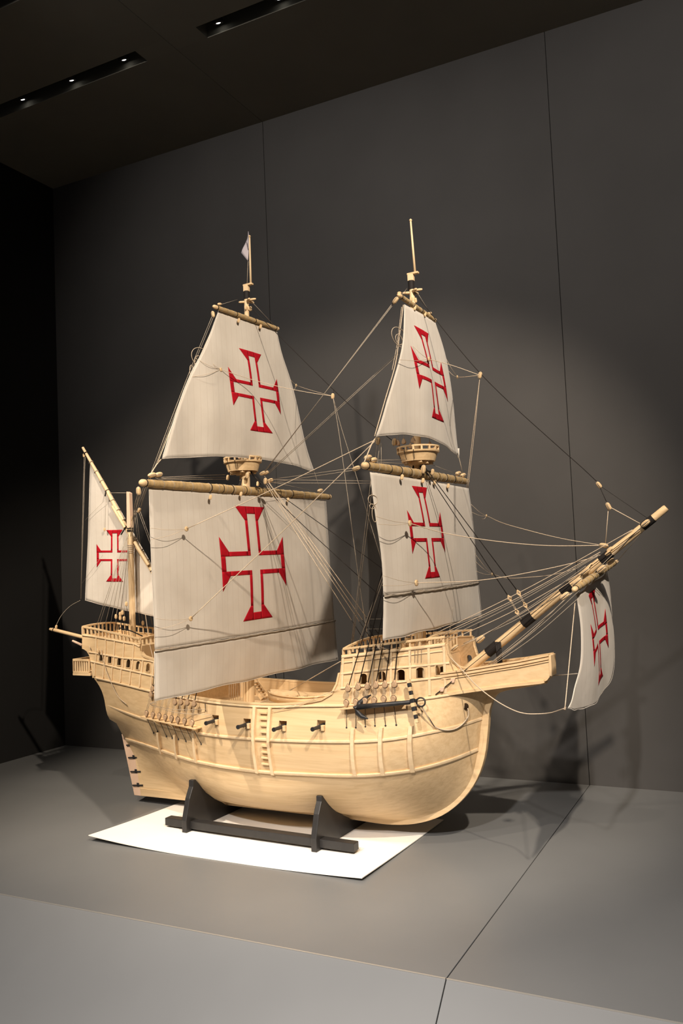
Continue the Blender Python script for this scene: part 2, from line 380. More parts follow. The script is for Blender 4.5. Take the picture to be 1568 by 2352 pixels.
def strip(name, pts, h, d, parent, mat='trim', both=True, off=0., n=None):
    """a moulding along (x, z) points of the ship's side, h high and d proud"""
    P = [(p[0], p[1]) for p in pts]
    if n: P = [(q.x, q.y) for q in cat([(a, b, 0) for a, b in P], n)]
    for s in ((-1, 1) if both else (-1,)):
        secs = []
        for (x, z) in P:
            b1, b0 = side_b(x, z+h/2)+off, side_b(x, z-h/2)+off
            secs.append([(x, s*(b1-.003), z+h/2), (x, s*(b1+d*.75), z+h/2), (x, s*(b1*.75+b0*.25+d), z+h*.25), (x, s*(b1*.25+b0*.75+d), z-h*.25), (x, s*(b0+d*.75), z-h/2), (x, s*(b0-.003), z-h/2)])
        MB().loft(secs).build(name, M[mat], parent, False)
def rib(name, pts, wdt, d, parent, both=True, mat='trim'):
    """an upright batten through (x, z) points"""
    for s in ((-1, 1) if both else (-1,)):
        secs = []
        for (x, z) in pts:
            b0 = side_b(x-wdt/2, z); b1 = side_b(x+wdt/2, z)
            secs.append([(x-wdt/2, s*(b0-.003), z), (x-wdt/2, s*(b0+d), z), (x+wdt/2, s*(b1+d), z), (x+wdt/2, s*(b1-.003), z)])
        MB().loft(secs).build(name, M[mat], parent, False)
lw = [(p.x, p.z) for p in LR[3]][1:]; uw = [(p.x, p.z) for p in LR[4]]; sw = [(p.x, p.z) for p in LR[5]][1:-6]
strip('wale', lw, .011, .007, hull); strip('wale', uw, .009, .005, hull)
strip('wale', [(x, z-.004) for x, z in sw], .007, .005, hull)
def fender(a, b, wdt=.011):
    A, B = onside(*a), onside(*b)
    rib('fender', [(A.x+(B.x-A.x)*k/6, A.z+(B.z-A.z)*k/6) for k in range(7)], wdt, .0095, hull)
for a, b in (((364, 1682), (371, 1731)), ((403, 1687), (408, 1742)), ((446, 1676), (453, 1751)), ((587, 1622), (593, 1775)), ((622, 1624), (629, 1779)),
             ((812, 1674), (818, 1782)), ((877, 1671), (882, 1780)), ((945, 1667), (950, 1773))): fender(a, b)
for y in (1637, 1651, 1666, 1681, 1712.5, 1727, 1740, 1754):
    A = onside(607+(y-1637)*.04, y)
    for s in (-1, 1): MB().box((A.x, s*(-A.y+.002), A.z), (.030, .012, .0065)).build('side_step', M['wood'], hull, bevel=.001)
# keel, stem and knee
ks = [(-.686, .029), (-.3, .034), (0, .036), (.26, .038), (.404, .037), (.499, .051), (.593, .088), (.662, .143), (.712, .208), (.741, .277), (.757, .359), (.769, .434), (.786, .470), (.815, .491)]
kc = cat([(x, 0, z) for x, z in ks], 60); secs = []
for i, p in enumerate(kc):
    t = (kc[min(i+1, 59)]-kc[max(i-1, 0)]).normalized(); nn = Vector((-t.z, 0, t.x)); q = p+nn*.030
    secs.append([(p.x, -.0105, p.z), (p.x, .0105, p.z), (q.x, .0125, q.z), (q.x, -.0125, q.z)])
MB().loft(secs).build('keel_and_stem', M['wood'], ship, False, bevel=.0015)
# sternpost and rudder
sp = [(-.664, .030), (-.684, .030), (-.722, .25), (-.702, .25)]
MB().prism([(x, -.0105, z) for x, z in sp], (0, .021, 0)).build('sternpost', M['wood'], ship)
ru = MB().prism([(x, -.009, z) for x, z in [(-.6855, .028), (-.6885, .052), (-.716, .205), (-.724, .262), (-.780, .262), (-.7205, .028)]], (0, .018, 0)).build('rudder', M['pink'], ship, bevel=.0015)
for z in (.070, .122, .176, .224):
    x = -.692-.175*(z-.03)
    for s in (-1, 1): MB().bar((x-.026, s*.0118, z-.003), (x+.028, s*.0128, z+.002), .0028, .0048).build('hinge_strap', M['iron'], ru)
    MB().tube([(x, 0, z-.006), (x, 0, z+.008)], .012, 8).build('hinge_pin', M['iron'], ru)

# ------------------------------------------------------------------ castles: side walls with windows cut through
def wallslab(name, cols, th, parent, mat='wood', nz=7):
    out = []
    for s in (-1, 1):
        mb = MB(); secs = []
        for (x, zb, zt) in cols:
            Z = [zb+(zt-zb)*k/nz for k in range(nz+1)]
            secs.append([(x, s*side_b(x, z), z) for z in Z]+[(x, s*(side_b(x, z)-th), z) for z in reversed(Z)])
        mb.loft(secs); out.append(mb.build(name, M[mat], parent, True, sharp=25))
    return out
def aft_top(x): return clampi([(-.892, .665), (-.546, .633), (-.542, .610), (-.530, .597), (-.512, .589), (-.476, .583), (-.44, .578), (-.385, .572), (-.365, .56), (-.345, .52), (-.325, .49), (-.30, .472), (-.262, .4625)], x)
def aft_bot(x): return clampi([(-.892, .610), (-.880, .607), (-.865, .600), (-.850, .583), (-.842, .56), (-.828, .505)], x) if x < -.828 else l5z(x)-.006
axs = [-.892, -.886, -.88, -.872, -.865, -.857, -.85, -.846, -.842, -.835, -.828]+[-.828+.282*k/14 for k in range(1, 14)]+[-.546, -.542, -.536, -.53, -.521, -.512, -.5, -.476, -.46, -.44, -.41, -.385, -.375, -.365, -.355, -.345, -.335, -.325, -.31, -.30, -.28, -.262]
aft = empty('aft_castle', (0, 0, 0), 0, ship); fore = empty('forecastle', (0, 0, 0), 0, ship)
aft_w = wallslab('side_wall', [(x, aft_bot(x), max(aft_top(x), aft_bot(x)+.002)) for x in axs], .008, aft)
def fc_top(x): return clampi([(.235, .4625), (.298, .475), (.335, .495), (.352, .527), (.359, .56), (.362, .612), (.53, .630), (.676, .643), (.680, .612), (.690, .586), (.706, .568), (.724, .560)], x)
fxs = [.235, .26, .28, .298, .31, .322, .335, .342, .348, .352, .356, .359, .362]+[.362+.314*k/16 for k in range(1, 16)]+[.676, .678, .680, .685, .690, .697, .706, .715, .724]
fore_w = wallslab('side_wall', [(x, l5z(x)-.006, fc_top(x)) for x in fxs], .008, fore)
AW = [onside(*p) for p in ((232.6, 1509), (252.5, 1514), (274, 1518.5), (295, 1523.5), (317.3, 1528), (340.3, 1533))]
FW = [onside(*p) for p in ((835, 1559), (877, 1554), (921, 1550), (965, 1545), (1010, 1538))]
def arch(x, z, wd, ht, n=8):
    r = wd/2; return [(x-r, z-ht/2), (x+r, z-ht/2)]+[(x+r*cos(pi*k/n), z+ht/2-r*.75+r*.75*sin(pi*k/n)) for k in range(n+1)]
def cutw(walls, wins, wd, ht):
    for wi, s in zip(walls, (-1, 1)):
        c = MB()
        for p in wins: c.prism([(x, s*(-p.y)-.04, z) for x, z in arch(p.x, p.z, wd, ht)], (0, .08, 0))
        cut(wi, c)
cutw(aft_w, AW, .021, .030); cutw(fore_w, FW, .022, .032)
for par, wins, wd, ht in ((aft, AW, .021, .030), (fore, FW, .022, .032)):
    for p in wins:
        for s in (-1, 1):
            o_, i_ = arch(p.x, p.z, wd+.006, ht+.006), arch(p.x, p.z, wd, ht); mb = MB(); n = len(o_)
            Y = lambda x, z, d: s*(side_b(x, z)+d)
            mb.v = [(x, Y(x, z, .0022), z) for x, z in o_]+[(x, Y(x, z, .0022), z) for x, z in i_]+[(x, Y(x, z, -.009), z) for x, z in i_]+[(x, Y(x, z, -.001), z) for x, z in o_]
            for k in range(n):
                j = (k+1) % n; mb.f += [(k, j, n+j, n+k), (n+k, n+j, 2*n+j, 2*n+k), (3*n+k, 3*n+j, j, k)]
            mb.build('window_frame', M['wood'], par)
# slabs spanning the castles from side to side
def lining(name, xs, inset, zb, zt, parent, mat):
    mb = MB(); mb.loft([[(x, -(side_b(x, z)-inset), z) for z in (zb(x), zt(x))]+[(x, side_b(x, z)-inset, z) for z in (zt(x), zb(x))] for x in xs]); return mb.build(name, M[mat], parent)
# decks
lining('poop_deck', [-.885+.34*k/8 for k in range(9)], .007, lambda x: .622, lambda x: aft_top(x)-.014 if x < -.546 else .62, aft, 'wood')
lining('half_deck', [-.55+.20*k/8 for k in range(9)], .007, lambda x: .530, lambda x: .540, aft, 'wood')
lining('cabin_floor', [-.835+.48*k/10 for k in range(11)], .007, lambda x: l5z(x)-.004, lambda x: l5z(x)+.002, aft, 'wood')
lining('upper_deck', [.366+.25*k/8 for k in range(9)], .007, lambda x: .590, lambda x: .598, fore, 'wood')
lining('lower_deck', [.366+.35*k/8 for k in range(9)], .007, lambda x: l5z(x), lambda x: l5z(x)+.006, fore, 'wood')
# transom and bulkheads
tr = [(-.828, .497), (-.842, .56), (-.850, .583), (-.865, .600), (-.880, .607), (-.892, .610), (-.892, .665)]
mb = MB(); mb.loft([[(x, -side_b(x, z), z), (x, side_b(x, z), z), (x+.008, side_b(x, z), z), (x+.008, -side_b(x, z), z)] for x, z in tr]); mb.build('transom', M['wood'], aft)
def bulkhead(x, z0, z1, door, parent, name='bulkhead', inset=.007):
    y0 = side_b(x, z0)-inset; y1 = side_b(x, z1)-inset; d0, d1, dh = door
    for poly in ([(-y0, z0), (d0, z0), (d0, z1), (-y1, z1)], [(d1, z0), (y0, z0), (y1, z1), (d1, z1)], [(d0, dh), (d1, dh), (d1, z1), (d0, z1)]):
        MB().prism([(x, y, z) for y, z in poly], (.006, 0, 0)).build(name, M['wood_v'], parent)
bulkhead(-.548, .540, .628, (-.02, .04, .60), aft); bulkhead(-.352, DECK, .535, (.055, .13, .505), aft)
bulkhead(.364, DECK, .592, (-.05, .05, .545), fore); bulkhead(.610, .49, .592, (-.03, .03, .56), fore)
# mouldings and ribs
def linez(pts, n=16):
    A = [onside(*p) for p in pts]; A = [(a.x, a.z) for a in A]; return A
def xline(A, x0, x1, n=18): return [(x0+(x1-x0)*k/n, interp(A, x0+(x1-x0)*k/n)) for k in range(n+1)]
A2 = linez([(209, 1519), (280, 1536), (352, 1552)]); A3 = linez([(207, 1498), (280, 1511), (352, 1518)])
strip('moulding', xline(A2, -.838, -.33), .006, .004, aft); strip('moulding', [(x, min(z, aft_top(x)-.004)) for x, z in xline(A3, -.852, -.36)], .006, .004, aft)
strip('moulding', [(x, aft_top(x)-.001) for x in [-.89+.345*k/12 for k in range(13)]], .006, .004, aft)
for px0, px1 in ((219, 220), (240, 240), (260, 261), (281, 281), (303, 303), (326, 326), (351, 351)):
    t = onside(px0, 1500+(px0-215)*.19); zl = interp(A2, t.x); zt_ = interp(A3, t.x)
    rib('rib', [(t.x, l5z(t.x)+.002), (t.x, zl)], .007, .0032, aft); rib('rib', [(t.x+.006, zl), (t.x+.006, zt_)], .007, .0032, aft)
    if t.x < -.56: rib('rib', [(t.x+.006, zt_), (t.x+.002, aft_top(t.x)-.003)], .007, .0032, aft)
B1 = linez([(790, 1547), (880, 1536), (1030, 1523)]); B2 = linez([(790, 1580), (900, 1568), (1035, 1553)])
strip('moulding', xline(B1, .364, .684), .006, .004, fore); strip('moulding', xline(B2, .364, .70), .006, .004, fore)
strip('moulding', [(x, fc_top(x)-.002) for x in [.364+.311*k/14 for k in range(15)]], .008, .005, fore)
strip('moulding', [(x, fc_top(x)-.020) for x in [.366+.308*k/14 for k in range(15)]], .004, .003, fore)
for px in (787, 812, 856, 898, 942, 986, 1022):
    t = onside(px, 1550); zz = [l5z(t.x)+.003, interp(B2, t.x), interp(B1, t.x), fc_top(t.x)-.004 if t.x < .674 else .58]
    rib('rib', [(t.x, z) for z in (zz if px > 790 else zz[1:])], .007, .0032, fore)
def rimcap(name, pts, parent, wd=.016, ht=.006, inset=.004, n=None):
    for s in (-1, 1):
        C = [Vector((x, s*(side_b(x, z)-inset), z)) for x, z in pts]; secs = []
        for i, c in enumerate(C):
            t = (C[min(i+1, len(C)-1)]-C[max(i-1, 0)]); t.y = 0; t.normalize(); up = Vector((-t.z, 0, t.x)); sd = Vector((0, s, 0))
            secs.append([c-sd*wd/2, c+sd*wd/2, c+sd*wd/2+up*ht, c-sd*wd/2+up*ht])
        MB().loft(secs).build(name, M['wood'], parent, False, bevel=.001)
rimcap('cap_rail', [(x, aft_top(x)) for x in axs if x > -.546][1:]+[(-.25, l5z(-.25))]+[(x, l5z(x)+.0005) for x in [-.24+.475*k/14 for k in range(15)]]+[(x, fc_top(x)) for x in fxs if x < .36], ship)
rimcap('cap_rail', [(x, fc_top(x)) for x in fxs if x >= .676], fore, .013)
rimcap('cap_rail', [(x, fc_top(x)) for x in fxs if .359 < x <= .676], fore, .013, .004)
rimcap('cap_rail', [(x, aft_top(x)) for x in axs if x < -.544], aft, .012, .004)
# open rails
def open_rail(name, base, top, posts, parent, wd=.010, ht=.007, pw=.0055):
    """base/top: matching point lists; posts: fractions along"""
    mb = MB(); secs = []
    T = [Vector(p) for p in top]
    for i, c in enumerate(T):
        t = (T[min(i+1, len(T)-1)]-T[max(i-1, 0)]).normalized(); sd = t.cross(Vector((0, 0, 1))).normalized()
        secs.append([c-sd*wd/2-Vector((0, 0, ht)), c+sd*wd/2-Vector((0, 0, ht)), c+sd*wd/2, c-sd*wd/2])
    r = mb.loft(secs).build(name, M['wood'], parent, bevel=.001)
    L = len(T)-1
    for f in posts:
        i = min(int(f*L), L-1); k = f*L-i
        b = Vector(base[i]).lerp(Vector(base[i+1]), k); t = T[i].lerp(T[i+1], k)
        MB().bar(b-Vector((0, 0, .003)), t-Vector((0, 0, ht*.6)), pw, pw, (1, 0, 0)).build('baluster', M['wood_v'], r)
    return r
for s in (-1, 1):
    xs2 = [-.888+.340*k/10 for k in range(11)]
    open_rail('poop_rail', [surf(x, aft_top(x)+.004, s, -.004) for x in xs2], [surf(x, aft_top(x)+.004, s, -.004)+Vector((0, 0, interp([(-.89, .031), (-.55, .020)], x))) for x in xs2], [k/15 for k in range(16)], ship)
    xs3 = [.366+.306*k/10 for k in range(11)]
    open_rail('forecastle_rail', [surf(x, fc_top(x)+.004, s, -.004) for x in xs3], [surf(x, fc_top(x)+.004, s, -.004)+Vector((0, 0, .021)) for x in xs3], [0, .075, .155, .24, .33, .42, .51, .6, .69, .78, .87, .99], ship)
def cross_rail(name, x, z0, z1, b, camber, n, parent, wd=.009):
    Y = [-b+2*b*k/12 for k in range(13)]
    return open_rail(name, [(x, y, z0+camber*(1-(y/b)**2)) for y in Y], [(x, y, z1+camber*(1-(y/b)**2)) for y in Y], [k/n for k in range(n+1)], parent, wd)
cross_rail('poop_rail', -.549, .632, .656, .136, .008, 12, ship)
cross_rail('poop_rail', -.888, .665, .70, .098, .006, 9, ship)
cross_rail('forecastle_rail', .366, .612, .637, .208, .018, 14, ship)
cross_rail('forecastle_rail', .612, .600, .655, .135, .012, 10, ship)
# stern gallery
ga = empty('stern_gallery', (0, 0, 0), 0, ship)
MB().box((-.885, 0, .510), (.095, .225, .010)).build('gallery_floor', M['wood'], ga, bevel=.001)
gt = .566
for a, b, n in (((-.930, -.109), (-.845, -.109), 7), ((-.930, .109), (-.845, .109), 7), ((-.930, -.109), (-.930, .109), 16)):
    MB().bar((*a, gt), (*b, gt), .009, .008).build('gallery_rail', M['wood'], ga)
    MB().bar((*a, .518), (*b, .518), .008, .008).build('gallery_sill', M['wood'], ga)
    for k in range(n+1):
        x = a[0]+(b[0]-a[0])*k/n; y = a[1]+(b[1]-a[1])*k/n
        MB().bar((x, y, .52), (x, y, gt-.003), .0055, .0055, (1, 0, 0)).build('baluster', M['wood_v'], ga)
# beakhead
bk = empty('beakhead', (0, 0, 0), 0, ship)
def bkb(x): return clampi([(.66, .126), (.70, .108), (.75, .088), (.85, .054), (.965, .020)], x)
def bkt(x): return clampi([(.66, .553), (.724, .560), (.80, .572), (.88, .584), (.968, .601)], x)
def bkl(x): return clampi([(.66, .4885), (.75, .500), (.85, .5125), (.945, .522), (.958, .527), (.968, .540)], x)
bx_ = [.66+.31*k/20 for k in range(19)]+[.951, .958, .963, .968]
for s in (-1, 1):
    MB().loft([[(x, s*(bkb(x)+.004), bkl(x)), (x, s*(bkb(x)+.004), bkt(x)), (x, s*(bkb(x)-.004), bkt(x)), (x, s*(bkb(x)-.004), bkl(x))] for x in bx_]).build('side_board', M['wood'], bk)
    for dz, h_, d_ in ((-.004, .007, .006), (-.014, .004, .0035)):
        MB().loft([[(x, s*(bkb(x)+.002), bkt(x)+dz), (x, s*(bkb(x)+.004+d_), bkt(x)+dz), (x, s*(bkb(x)+.004+d_), bkt(x)+dz-h_), (x, s*(bkb(x)+.002), bkt(x)+dz-h_)] for x in bx_]).build('moulding', M['wood'], bk)
    MB().loft([[(x, s*(bkb(x)-.006), bkt(x)-.001), (x, s*(bkb(x)+.011), bkt(x)-.001), (x, s*(bkb(x)+.011), bkt(x)+.004), (x, s*(bkb(x)-.006), bkt(x)+.004)] for x in bx_]+[]).build('cap_rail', M['wood'], bk)
    MB().loft([[(x, s*(bkb(x)+.002), bkl(x)+.006), (x, s*(bkb(x)+.0085), bkl(x)+.005), (x, s*(bkb(x)+.0085), bkl(x)-.004), (x, s*(bkb(x)+.002), bkl(x)-.005)] for x in bx_[:-3]]).build('moulding', M['wood'], bk)
MB().loft([[(x, -bkb(x), bkl(x)), (x, bkb(x), bkl(x)), (x, bkb(x), bkl(x)+.008), (x, -bkb(x), bkl(x)+.008)] for x in bx_]).build('bottom_board', M['wood'], bk)
MB().loft([[(x, -bkb(x)+.002, bkt(x)-.022), (x, bkb(x)-.002, bkt(x)-.022), (x, bkb(x)-.002, bkt(x)-.016), (x, -bkb(x)+.002, bkt(x)-.016)] for x in bx_]).build('beak_deck', M['wood'], bk)
MB().box((.970, 0, .571), (.008, .052, .062)).build('end_board', M['wood_v'], bk, bevel=.001)
kn = [(.74, .44), (.770, .436), (.780, .462), (.796, .480), (.825, .490), (.95, .514), (.95, .524), (.74, .505)]
MB().prism([(x, -.010, z) for x, z in kn], (0, .020, 0)).build('knee', M['wood'], bk, bevel=.001)
for k in range(5):
    MB().box((.80+k*.032, 0, bkt(.80+k*.032)-.012), (.008, 2*bkb(.80+k*.032)-.004, .006)).build('grating_bar', M['wood_y'], bk)


# ------------------------------------------------------------------ ropes and small fittings
def rope(name, pts, r=.0011, mat='rope', sag=0., n=2, parent=None):
    pts = [Vector(p) for p in pts]
    if sag:
        out = []
        for a, b in zip(pts, pts[1:]): out += [a.lerp(b, k/8)-Vector((0, 0, sag*4*(k/8)*(1-k/8))) for k in range(8)]
        pts = out+[pts[-1]]
    elif len(pts) > 2: pts = cat(pts, 6*len(pts))
    return MB().tube(pts, r, 5).build(name, M[mat], parent or ship, True)
def _blockmesh():
    mb = MB(); V = []
    prof = [(-1, .35), (-.86, .72), (-.5, .95), (0, 1.0), (.5, .95), (.86, .72), (1, .35)]
    for h, r in prof:
        for k in range(12):
            a = 2*pi*k/12; V.append((.0052*r*cos(a)*(.62 if abs(sin(a)) > .9 else 1), .0062*r*sin(a)*(.80 if abs(cos(a)) < .3 else 1), .0092*h))
    mb.add(V, [(i*12+k, i*12+(k+1) % 12, (i+1)*12+(k+1) % 12, (i+1)*12+k) for i in range(6) for k in range(12)]+[tuple(range(12))[::-1], tuple(72+k for k in range(12))])
    return mb.mesh('block', M['wood'], False)
BLK = _blockmesh()
STROP = MB().tube([(0, .0068*cos(2*pi*k/14), .0102*sin(2*pi*k/14)) for k in range(15)], .0007, 4, False).mesh('strop', M['twine'], True)
def block(P, d=(0, 0, 1), s=1., parent=None):
    q = Vector(d).to_track_quat('Z', 'X').to_matrix().to_4x4()
    o = link('block', BLK, parent or ship, Matrix.Translation(Vector(P)) @ q @ Matrix.Diagonal((s, s, s, 1)))
    if s > 1.15: link('strop', STROP, o)
    return o
def _deadeyemesh():
    mb = MB(); R = .0092; P = [(R*cos(a), R*sin(a)*.95+.001) for a in [pi*1.0-pi*1.0*k/10 for k in range(11)]]+[(R*.55, -.0085), (0, -.0145), (-R*.55, -.0085)]
    P2 = [(x*.78, z*.80) for x, z in P]; n = len(P)
    mb.v = [(x, -.0024, z) for x, z in P]+[(x, -.0046, z) for x, z in P2]+[(x, .0046, z) for x, z in P2]+[(x, .0024, z) for x, z in P]
    mb.f = [tuple(range(n, 2*n)), tuple(range(2*n, 3*n))[::-1]]
    for a, b in ((0, 1), (2, 3), (3, 0)): mb.f += [(a*n+k, a*n+(k+1) % n, b*n+(k+1) % n, b*n+k) for k in range(n)]
    return mb.mesh('deadeye', M['deadeye'])
DE = _deadeyemesh()
DER = MB().tube([(.0100*cos(a), 0, .0096*sin(a)+.001) for a in [pi*1.15-pi*1.3*k/12 for k in range(13)]]+[(0, 0, -.0165)], .0007, 4, False).mesh('strop', M['iron'], True)
def deadeye(P, flip, parent, s=1.):
    m = Matrix.Translation(Vector(P)) @ Matrix.Rotation(pi if flip else 0, 4, 'Y') @ Matrix.Diagonal((s, s, s, 1))
    o = link('deadeye', DE, parent, m); return o
DISC = MB().lathe((0, 0, 0), [(.004, -.0022), (.0072, -.0018), (.0078, 0), (.0072, .0018), (.004, .0022)], 14, 'X').mesh('toggle', M['wood'], True)
def toggle(P, s=1.): return link('toggle', DISC, ship, Matrix.Translation(Vector(P)) @ Matrix.Diagonal((s, s, s, 1)))
def band(P, d, r, wdt=.003, mat='tar', parent=None, name='band'):
    d = Vector(d).normalized(); P = Vector(P)
    return MB().tube([P-d*wdt/2, P+d*wdt/2], r, 14).build(name, M[mat], parent or ship, True, sharp=40)

# ------------------------------------------------------------------ guns
for P, tip in zip(GPS, ((472, 1659.5), (548.5, 1668), (630, 1674), (718, 1673))):
    for s in (-1, 1):
        c = empty('cannon', (0, 0, 0), 0, ship); b = -P.y; z = P.z-.003; x = P.x-.001
        prof = [(.0045, -(b+.052)), (.0068, -(b+.052)), (.0070, -(b+.047)), (.0055, -(b+.045)), (.0058, -(b+.02)), (.0072, -(b-.02)), (.0072, -(b-.045))]
        MB().lathe((x, 0, z), [(r, (h if s < 0 else -h)) for r, h in prof], 14, 'Y').build('barrel', M['iron'], c, True, sharp=35)
        MB().box((x+.010, s*(b+.0035), z-.004), (.011, .012, .017)).build('port_block', M['wood'], c, bevel=.001)
        MB().box((x, s*(b-.018), z-.0115), (.022, .036, .006)).build('carriage', M['wood'], c)

# ------------------------------------------------------------------ masts, tops and yards
def mast(name, pts, rads, parent=None, mat='wood_v'): return MB().tube(pts, rads, 18).build(name, M[mat], parent or ship, True, sharp=50)
mm = mast('main_mast', [(-.160, 0, DECK-.05), (-.155, 0, .55), (-.148, 0, .9), (-.140, 0, 1.233), (-.1385, 0, 1.262)], [.021, .022, .021, .019, .0185])
fm = mast('fore_mast', [(.536, 0, .48), (.5375, 0, .636), (.545, 0, .95), (.5495, 0, 1.20), (.553, 0, 1.23)], [.019, .0195, .019, .0165, .016])
zm = mast('mizzen_mast', [(-.713, 0, .60), (-.713, 0, .70), (-.713, 0, 1.036), (-.711, 0, 1.13)], [.0125, .0125, .0115, .0095])
MB().prism([(-.722, -.010, 1.085), (-.702, -.010, 1.085), (-.7035, -.010, 1.225), (-.7185, -.010, 1.232)], (0, .020, 0)).build('mast_head', M['pink'], zm, bevel=.002)
for z, r in ((1.082, .0125), (1.075, .0125), (1.07, .012)): band((-.7125, 0, z), (0, 0, 1), r, .004, 'tar', zm)
for k in range(5): band((-.713, 0, .985+k*.0075), (0, 0, 1), .0135, .0045, 'rope', zm, 'parrel')
tm = mast('main_topmast', [(-.131, 0, 1.25), (-.129, 0, 1.313), (-.106, 0, 1.785), (-.1025, 0, 1.935)], [.0115, .0115, .0095, .0085])
tf = mast('fore_topmast', [(.559, 0, 1.215), (.562, 0, 1.30), (.570, 0, 1.756), (.568, 0, 1.835)], [.0115, .0115, .009, .0085])
for nm, P, st, z0, z1, par in (('cap', (-.1015, 0, 1.935), ((-.0815, 0, 1.955), (-.0785, 0, 2.137)), 1.895, 1.935, tm), ('cap', (.568, 0, 1.838), ((.5835, 0, 1.861), (.577, 0, 2.041)), 1.80, 1.838, tf)):
    x = P[0]
    band((x-.0005, 0, (z1+z1-.03)/2), (0, 0, 1), .0105, .030, 'tar', par, 'lashing')
    MB().box((x, 0, z1+.010), (.020, .016, .022)).build('cap', M['wood_v'], par, bevel=.0015)
    MB().box((x+.008, 0, z1+.0235), (.040, .014, .007)).build('cap', M['wood'], par, bevel=.0015)
    MB().tube([st[0], st[1]], [.0042, .0030], 10).build('flagstaff', M['wood_v'], par, True)
    MB().lathe(st[1], [(.002, -.002), (.0045, .001), (.0050, .004), (.002, .0075)], 12).build('truck', M['wood'], par, True)
    for k, (dx, dy, ln_, zz) in enumerate(((.020, -.016, .034, .000), (.024, .004, .038, .004), (-.022, -.010, .026, -.002), (-.02, .014, .026, .002), (.008, .022, .028, .0))):
        d = Vector((dx, dy, 0)).normalized(); c = Vector((x, 0, z1-.038+zz))+d*.018
        MB().tube([c-d*ln_/2, c-d*ln_*.3, c+d*ln_*.3, c+d*ln_/2], [.0028, .0046, .0046, .0028], 8).build('masthead_block', M['wood'], par, True)
    for dy in (-.010, .002, .012): block((x+.006+dy*.3, dy-.004, z1-.066), (.05, 0, 1), .95, par)
# pennant
pg = [aty(570, 531, .002), aty(556, 582, .002), aty(569.5, 600, .002), aty(573, 548, .002)]
pn = MB(); Gp = []
for i in range(9):
    u = i/8; row = []
    for j in range(5):
        v = j/4; p = (pg[0]*(1-u)+pg[1]*u)*(1-v)+(pg[3]*(1-u)+pg[2]*u)*v; row.append(p+Vector((0, .006*sin(u*5)*(1-v), 0)))
    Gp.append(row)
pn.grid(Gp); pno = pn.build('pennant', M['pennant'], ship, True); md = pno.modifiers.new('s', 'SOLIDIFY'); md.thickness = .0006
MB().tube([aty(566.5+k*.5, 556+k*2.6, .0005) for k in range(8)], .0010, 5).build('pennant_mark', M['tar'], pno)
rope('halyard', [aty(569.5, 600), aty(567, 655)], .0007)

def top(name, cx, z0, z1, z2, holes):
    t = empty(name, (0, 0, 0), 0, ship); R0, R1 = .053, .070
    MB().lathe((cx, 0, 0), [(.001, z0+.004), (R0-.003, z0+.004), (R0-.002, z0), (R0+.002, z0), (R0+.004, z0+.006), (R1-.006, z1-.006), (R1, z1-.005), (R1+.001, z1), (R1-.004, z1+.001), (R1-.008, z1-.006), (R0-.001, z0+.008), (.001, z0+.008)], 40).build('bowl', M['wood'], t, True, sharp=30)
    MB().lathe((cx, 0, 0), [(R1-.006, z2-.005), (R1+.001, z2-.005), (R1+.001, z2), (R1-.006, z2)], 40, close=True).build('ring_rail', M['wood'], t, True, sharp=30)
    for k in range(16):
        a = 2*pi*(k+.5)/16; MB().box((cx+(R1-.0025)*cos(a), (R1-.0025)*sin(a), (z1+z2)/2-.002), (.006, .006, z2-z1), Matrix.Rotation(a, 3, 'Z')).build('baluster', M['wood_v'], t)
    for k in range(2):
        MB().box((cx, (-.018, .018)[k], z0-.004), (.085, .012, .012)).build('trestle', M['wood'], t, bevel=.001)
        MB().box((cx+(-.022, .024)[k], 0, z0-.002), (.012, .088, .009)).build('crosstree', M['wood_y'], t, bevel=.001)
    for k in range(7):                      # deadeyes of the topmast shrouds with their iron straps
        for s in (-1, 1):
            a = radians(-90*1+ (k-3)*14-16)*1; x = cx+R1*cos(a); y = R1*sin(a)*(1 if s < 0 else -1)
            if k in (1, 3, 5):
                deadeye((x, y*1.0, z2+.012), True, t, .85)
                MB().tube([(x, y*1.03, z1), (cx+(R0+.008)*cos(a), (R0+.008)*sin(a)*(1 if s < 0 else -1), z0+.004)], .0011, 5).build('strap', M['tar'], t)
                MB().tube([(x, y, z2+.022), (cx+.008, y*.08, z2+.46)], .0008, 5).build('topmast_shroud', M['twine'], t)
    return t
top('main_top', -.147, 1.260, 1.297, 1.313, 0); top('fore_top', .563, 1.228, 1.262, 1.278, 0)

def yard(name, A, B, rm, re, mat='canvas', knobs=True, wraps=9, blackw=()):
    A = Vector(A); B = Vector(B); d = (B-A).normalized(); n = 26
    pts = [A.lerp(B, k/n) for k in range(n+1)]; rad = [(re+(rm-re)*max(0, sin(pi*k/n))**.7)*(1+.05*sin(k*2.3)) for k in range(n+1)]
    y = MB().tube(pts, rad, 16).build(name, M[mat], ship, True, sharp=60)
    if knobs:
        for E_, dd in ((A, -d), (B, d)):
            MB().tube([E_-dd*.004, E_+dd*.004, E_+dd*.016, E_+dd*.022, E_+dd*.025], [re*.75, re*.98, re*.98, re*.72, re*.2], 14).build('yard_end', M['wood'], y, True)
            band(E_+dd*.002, d, re*1.12, .003, 'tar', y)
    for k in range(wraps):
        f = (k+.6)/wraps; p = A.lerp(B, f); r_ = re+(rm-re)*max(0, sin(pi*f))**.7
        band(p, d+Vector((.12, 0, .1)), r_*1.07, .0022, 'twine', y, 'gasket')
    for f in blackw:
        p = A.lerp(B, f); r_ = re+(rm-re)*max(0, sin(pi*f))**.7
        band(p, d+Vector((.08, 0, 0)), r_*1.09, .0028, 'tar', y, 'lashing')
    return y
YX = {'m': -.114, 'f': .572, 'mt': -.084, 'ft': .594}
